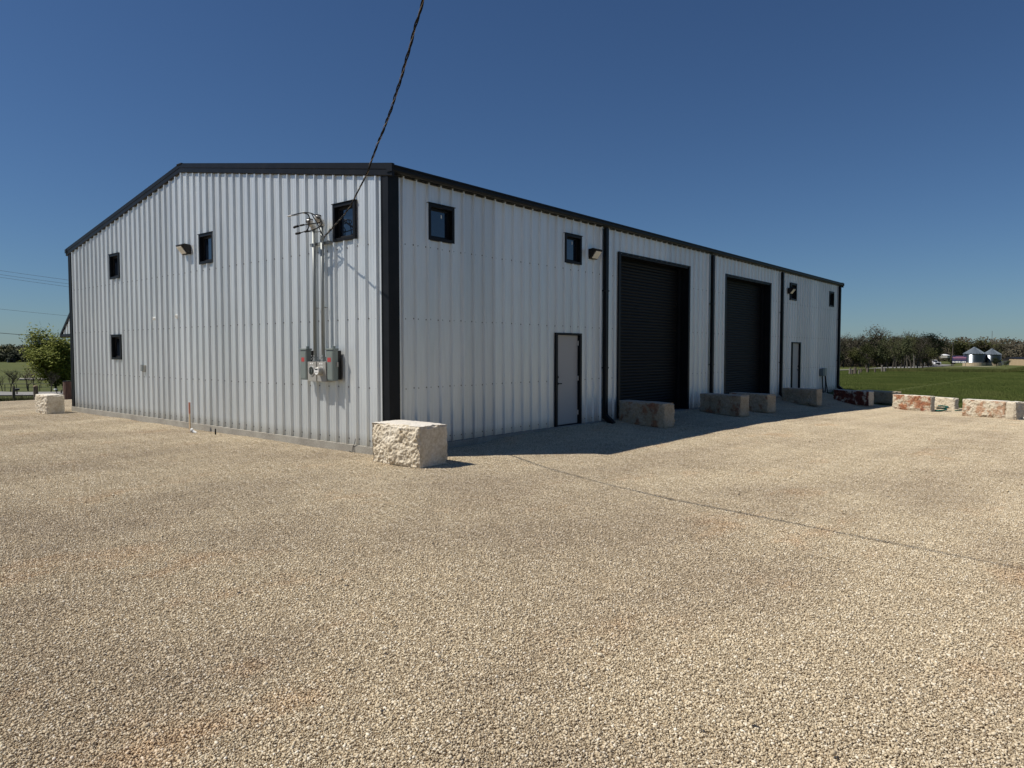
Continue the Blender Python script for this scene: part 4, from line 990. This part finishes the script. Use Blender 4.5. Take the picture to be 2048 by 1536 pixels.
# silos with stone bases
def silo(label, u, v, wpx, hpx, bpx):
    p = Vector(G(u, 196, v)); s_ = 196 / FPX; r_ = wpx / 2 * s_; p.z = CAM.z - (v - HOR) * s_
    t_ = thing('silo', label, 'silo', tuple(p), 'steel grain silos'); zb = p.z + bpx * s_
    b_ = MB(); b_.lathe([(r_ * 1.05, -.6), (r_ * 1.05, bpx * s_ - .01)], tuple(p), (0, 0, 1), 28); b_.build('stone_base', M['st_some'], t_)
    pr = []; n = 14; hw = hpx * s_
    for i in range(n): pr += [(r_ + .022, hw * (i + .25) / n), (r_ - .022, hw * (i + .75) / n)]
    MB().lathe([(r_, 0)] + pr + [(r_, hw)], (p.x, p.y, zb), (0, 0, 1), 96).build('wall', M['silo'], t_)
    rise = r_ * .62; nr = 24; hd = Vector((p.x, p.y, zb + hw))
    for k in range(nr):
        a0, a1 = 2 * math.pi * k / nr, 2 * math.pi * (k + 1) / nr
        def q(a, rr, z): return hd + Vector((math.cos(a) * rr, math.sin(a) * rr, z))
        e = .06; R1 = r_ * 1.06; R2 = r_ * .16
        m_ = MB(); m_.add([q(a0, R1, -.06), q(a1, R1, -.06), q(a1, R2, rise), q(a0, R2, rise), q(a0 + .012, R1, e), q(a0 + .012, R2, rise + e)], [(0, 1, 2, 3), (0, 4, 5, 3), (4, 1, 2, 5)]); m_.build('roof_sheet', M['siloroof'], t_)
    MB().lathe([(r_ * .2, -.05), (r_ * .18, .15), (r_ * .05, .3)], tuple(hd + Vector((0, 0, rise))), (0, 0, 1), 16).build('cap', M['siloroof'], t_)
silo('nearer larger corrugated steel silo on a pale stone base', 1948, 733, 37.5, 17.5, 8)
silo('further smaller corrugated steel silo, right of the larger one', 1983, 733, 32, 16, 8)
def sbox(c, r0, r1, f0, f1, z0, z1):
    k_ = 1.25; m_ = MB(); a_, b_ = SR @ rx, SR @ fx
    vs = [c + a_ * r * k_ + b_ * f + Vector((0, 0, z)) for z in (z0, z1) for r, f in ((r0, f0), (r1, f0), (r1, f1), (r0, f1))]
    return m_.add(vs, [(3, 2, 1, 0), (4, 5, 6, 7), (0, 1, 5, 4), (1, 2, 6, 5), (2, 3, 7, 6), (3, 0, 4, 7)])
# blue sign
p = Vector(G(1918.5, 186, 730)); s_ = 186 / FPX; zt = CAM.z - (711.5 - HOR) * s_; zb = CAM.z - (726 - HOR) * s_; zg = CAM.z - (733 - HOR) * s_
t = thing('billboard', 'blue billboard with a pink band and white lettering left of the silos', 'billboard', tuple(p)); P0 = Vector((p.x, p.y, 0)); SR = Matrix.Rotation(math.radians(-38), 3, 'Z')
sbox(P0, -10 * s_, 9.5 * s_, 0, .1, zb, zt).build('panel', M['signblue'], t)
sbox(P0, -9.2 * s_, 9.2 * s_, -.03, -.003, zt - 4.2 * s_, zt - 2.8 * s_).build('pink_band', M['signpink'], t); sbox(P0, -8.5 * s_, 9.2 * s_, -.03, -.003, zt - 6.6 * s_, zt - 5.9 * s_).build('pink_band', M['signpink'], t)
x = -9.2
for wd, gp in ((1.6, .5), (1.1, .7), (2.2, .3), (1.4, .6), (2.4, .9), (1.3, .3), (2.6, .5), (1.6, .3)):
    sbox(P0, x * s_, (x + wd) * s_, -.03, -.003, zb + .8 * s_, zb + (3.6 if wd > 1.3 else 3.0) * s_).build('letter', M['white'], t); x += wd + gp
for k in range(7): sbox(P0, (-5 + k * 1.6) * s_, (-4 + k * 1.6) * s_, -.03, -.003, zt - 2.0 * s_, zt - 1.2 * s_).build('letter', M['signpink'], t)
for k in (-8.8, 8.2): sbox(P0, k * s_, (k + .6) * s_, .02, .1, zg - 1.5, zb - .004).build('post', M['pole'], t)

# white pickup on the road, seen from the front
p = Vector(G(1876, 212, 731)); s_ = 212 / FPX; zg = CAM.z - (731.5 - HOR) * s_; P0 = Vector((p.x, p.y, zg)); t = thing('pickup_truck', 'white pickup truck with dark windscreen parked at the roadside left of the billboard', 'truck', tuple(P0))
def quad8(m_, c, lo, hi):      # tapered box: lo/hi = (r0, r1, f0, f1, z)
    vs = [c + rx * r + fx * f + Vector((0, 0, q_[4])) for q_ in (lo, hi) for r, f in ((q_[0], q_[2]), (q_[1], q_[2]), (q_[1], q_[3]), (q_[0], q_[3]))]
    return m_.add(vs, [(3, 2, 1, 0), (4, 5, 6, 7), (0, 1, 5, 4), (1, 2, 6, 5), (2, 3, 7, 6), (3, 0, 4, 7)])
m_ = MB(); quad8(m_, P0, (-1.0, 1.0, 0, 5.4, .45), (-.98, .98, .1, 5.4, 1.1)); m_.build('body', M['truck'], t, bevel=.05)
m_ = MB(); quad8(m_, P0, (-.92, .92, 1.3, 3.6, 1.103), (-.72, .72, 1.9, 3.3, 1.75)); m_.build('cab', M['truck'], t, bevel=.04)
m_ = MB(); quad8(m_, P0 - fx * .03, (-.78, .78, 1.36, 1.4, 1.18), (-.66, .66, 1.84, 1.9, 1.66)); m_.build('windscreen', M['glass'], t)
m_ = MB(); obox(m_, P0, -.62, .62, -.03, -.002, .62, .95); m_.build('grille', M['dark'], t)
for r_ in (-.85, .65): obox(MB(), P0, r_, r_ + .2, -.03, -.002, .75, .95).build('headlight', M['white'], t)
obox(MB(), P0, -.98, .98, -.12, -.035, .45, .6).build('bumper', M['dark'], t)
for r_ in (-.95, .70):
    for f_ in (.85, 4.4):
        c_ = P0 + rx * r_ + fx * f_ + Vector((0, 0, .38)); MB().lathe([(.2, 0), (.38, .02), (.38, .23), (.2, .25)], tuple(c_), tuple(rx), 18).build('wheel', M['tyre'], t)

# cedar board fence at the far right
p0, p1 = Vector(G(2018, 205, 727)), Vector(G(2150, 176, 727)); s_ = 205 / FPX; t = thing('board_fence', 'light cedar board fence on the far right behind the field', 'fence', tuple(p0)); nb = 90
ex_ = (p1 - p0); ex_.z = 0; hw = ex_.length / nb / 2 * .95; ex_.normalize(); ey_ = Vector((-ex_.y, ex_.x, 0)); z1_ = CAM.z - (718.3 - HOR) * s_
for i in range(nb):
    p = p0.lerp(p1, (i + .5) / nb); f0 = random.uniform(0, .02); m_ = MB(); z0_ = gz(p.x, p.y) - .3; zt_ = z1_ + random.uniform(-.03, .03)
    m_.add([Vector((p.x, p.y, z)) + ex_ * r + ey_ * f for z in (z0_, zt_) for r, f in ((-hw, f0), (hw, f0), (hw, .05), (-hw, .05))], [(3, 2, 1, 0), (4, 5, 6, 7), (0, 1, 5, 4), (1, 2, 6, 5), (2, 3, 7, 6), (3, 0, 4, 7)])
    m_.build('board', M['fencewood'], t)
t = thing('low_wall', 'low whitish wall between the second silo and the board fence', 'wall', tuple(G(2010, 208, 727))); obox(MB(), Vector((*G(2010, 208, 727)[:2], 0)), -9 * s_, 8 * s_, 0, .3, CAM.z - (727 - HOR) * s_ - .5, CAM.z - (722.5 - HOR) * s_).build('face', M['boxgray2'], t)
t = thing('barn', 'distant dark barn roof behind the board fence', 'barn', tuple(G(2045, 240, 724))); q_ = 240 / FPX; P = Vector((*G(2045, 240, 724)[:2], 0))
obox(MB(), P, -14 * q_, 30 * q_, 0, 6, CAM.z - (724 - HOR) * q_ - 1, CAM.z - (718 - HOR) * q_).build('wall', M['barnred'], t); m_ = MB(); quad8(m_, P, (-15 * q_, 31 * q_, -.3, 6.3, CAM.z - (717.9 - HOR) * q_), (-14 * q_, 30 * q_, 2.8, 3.2, CAM.z - (714 - HOR) * q_)); m_.build('roof', M['dark'], t)
t = thing('far_house', 'tiny white house roof between the trees above the truck', 'house', tuple(G(1897, 290, 712))); P = Vector((*G(1897, 290, 712)[:2], 0)); q_ = 290 / FPX
obox(MB(), P, -2.4 * q_, 2.4 * q_, 0, 5, CAM.z - (716 - HOR) * q_, CAM.z - (711 - HOR) * q_).build('wall', M['boxgray2'], t); m_ = MB(); quad8(m_, P, (-3 * q_, 3 * q_, -.3, 5.3, CAM.z - (710.9 - HOR) * q_), (-2 * q_, 2 * q_, 2.4, 2.6, CAM.z - (708.3 - HOR) * q_)); m_.build('roof', M['truck'], t)

# poles and power lines
def pole(name, label, u, dpt, vtop, r_, arm=True):
    p = Vector(G(u, dpt, 725)); s_ = dpt / FPX; zt = CAM.z - (vtop - HOR) * s_; t_ = thing(name, label, 'pole', tuple(p))
    MB().tube([tuple(p - Vector((0, 0, .3))), (p.x, p.y, zt)], r_, 8, r_ * .7).build('shaft', M['pole'], t_)
    if arm: obox(MB(), Vector((p.x, p.y, 0)), -1.1, 1.1, -.22, -.12, zt - .7, zt - .55).build('crossarm', M['pole'], t_)
pole('utility_pole', 'wooden utility pole with crossarm above the billboard', 1905, 230, 684, .17)
pole('antenna_mast', 'thin antenna mast rising behind the second silo', 1982.5, 260, 662, .09, False)
for i, (v0, v1, dp, r_, lb) in enumerate(((541, 560.5, 62, .011, 'topmost thin power line on the left sky'), (549, 568, 62.6, .011, 'second thin power line on the left sky, just under the top one'), (554.5, 574, 63.2, .011, 'third thin power line on the left sky, lowest of the close trio'),
        (618, 632, 66, .011, 'single faint power line on the left sky, halfway down to the trees'), (666, 673.3, 70, .026, 'thick low cable on the left sky reaching the leafy tree'))):
    u1 = 140 if i < 4 else 100; a_, b_ = far(0, v0, dp), far(u1, v1, dp + 1.5); P = []
    for k in range(-14, 16): q = k / 6; c_ = a_.lerp(b_, q); c_.z += .05 * q * q - .05 * q; P.append(c_)
    if i == 4: P = P[:25]
    MB().tube(P, r_, 5).build('power_line', M['wire'], label=lb, category='power line', group='power lines across the left sky')
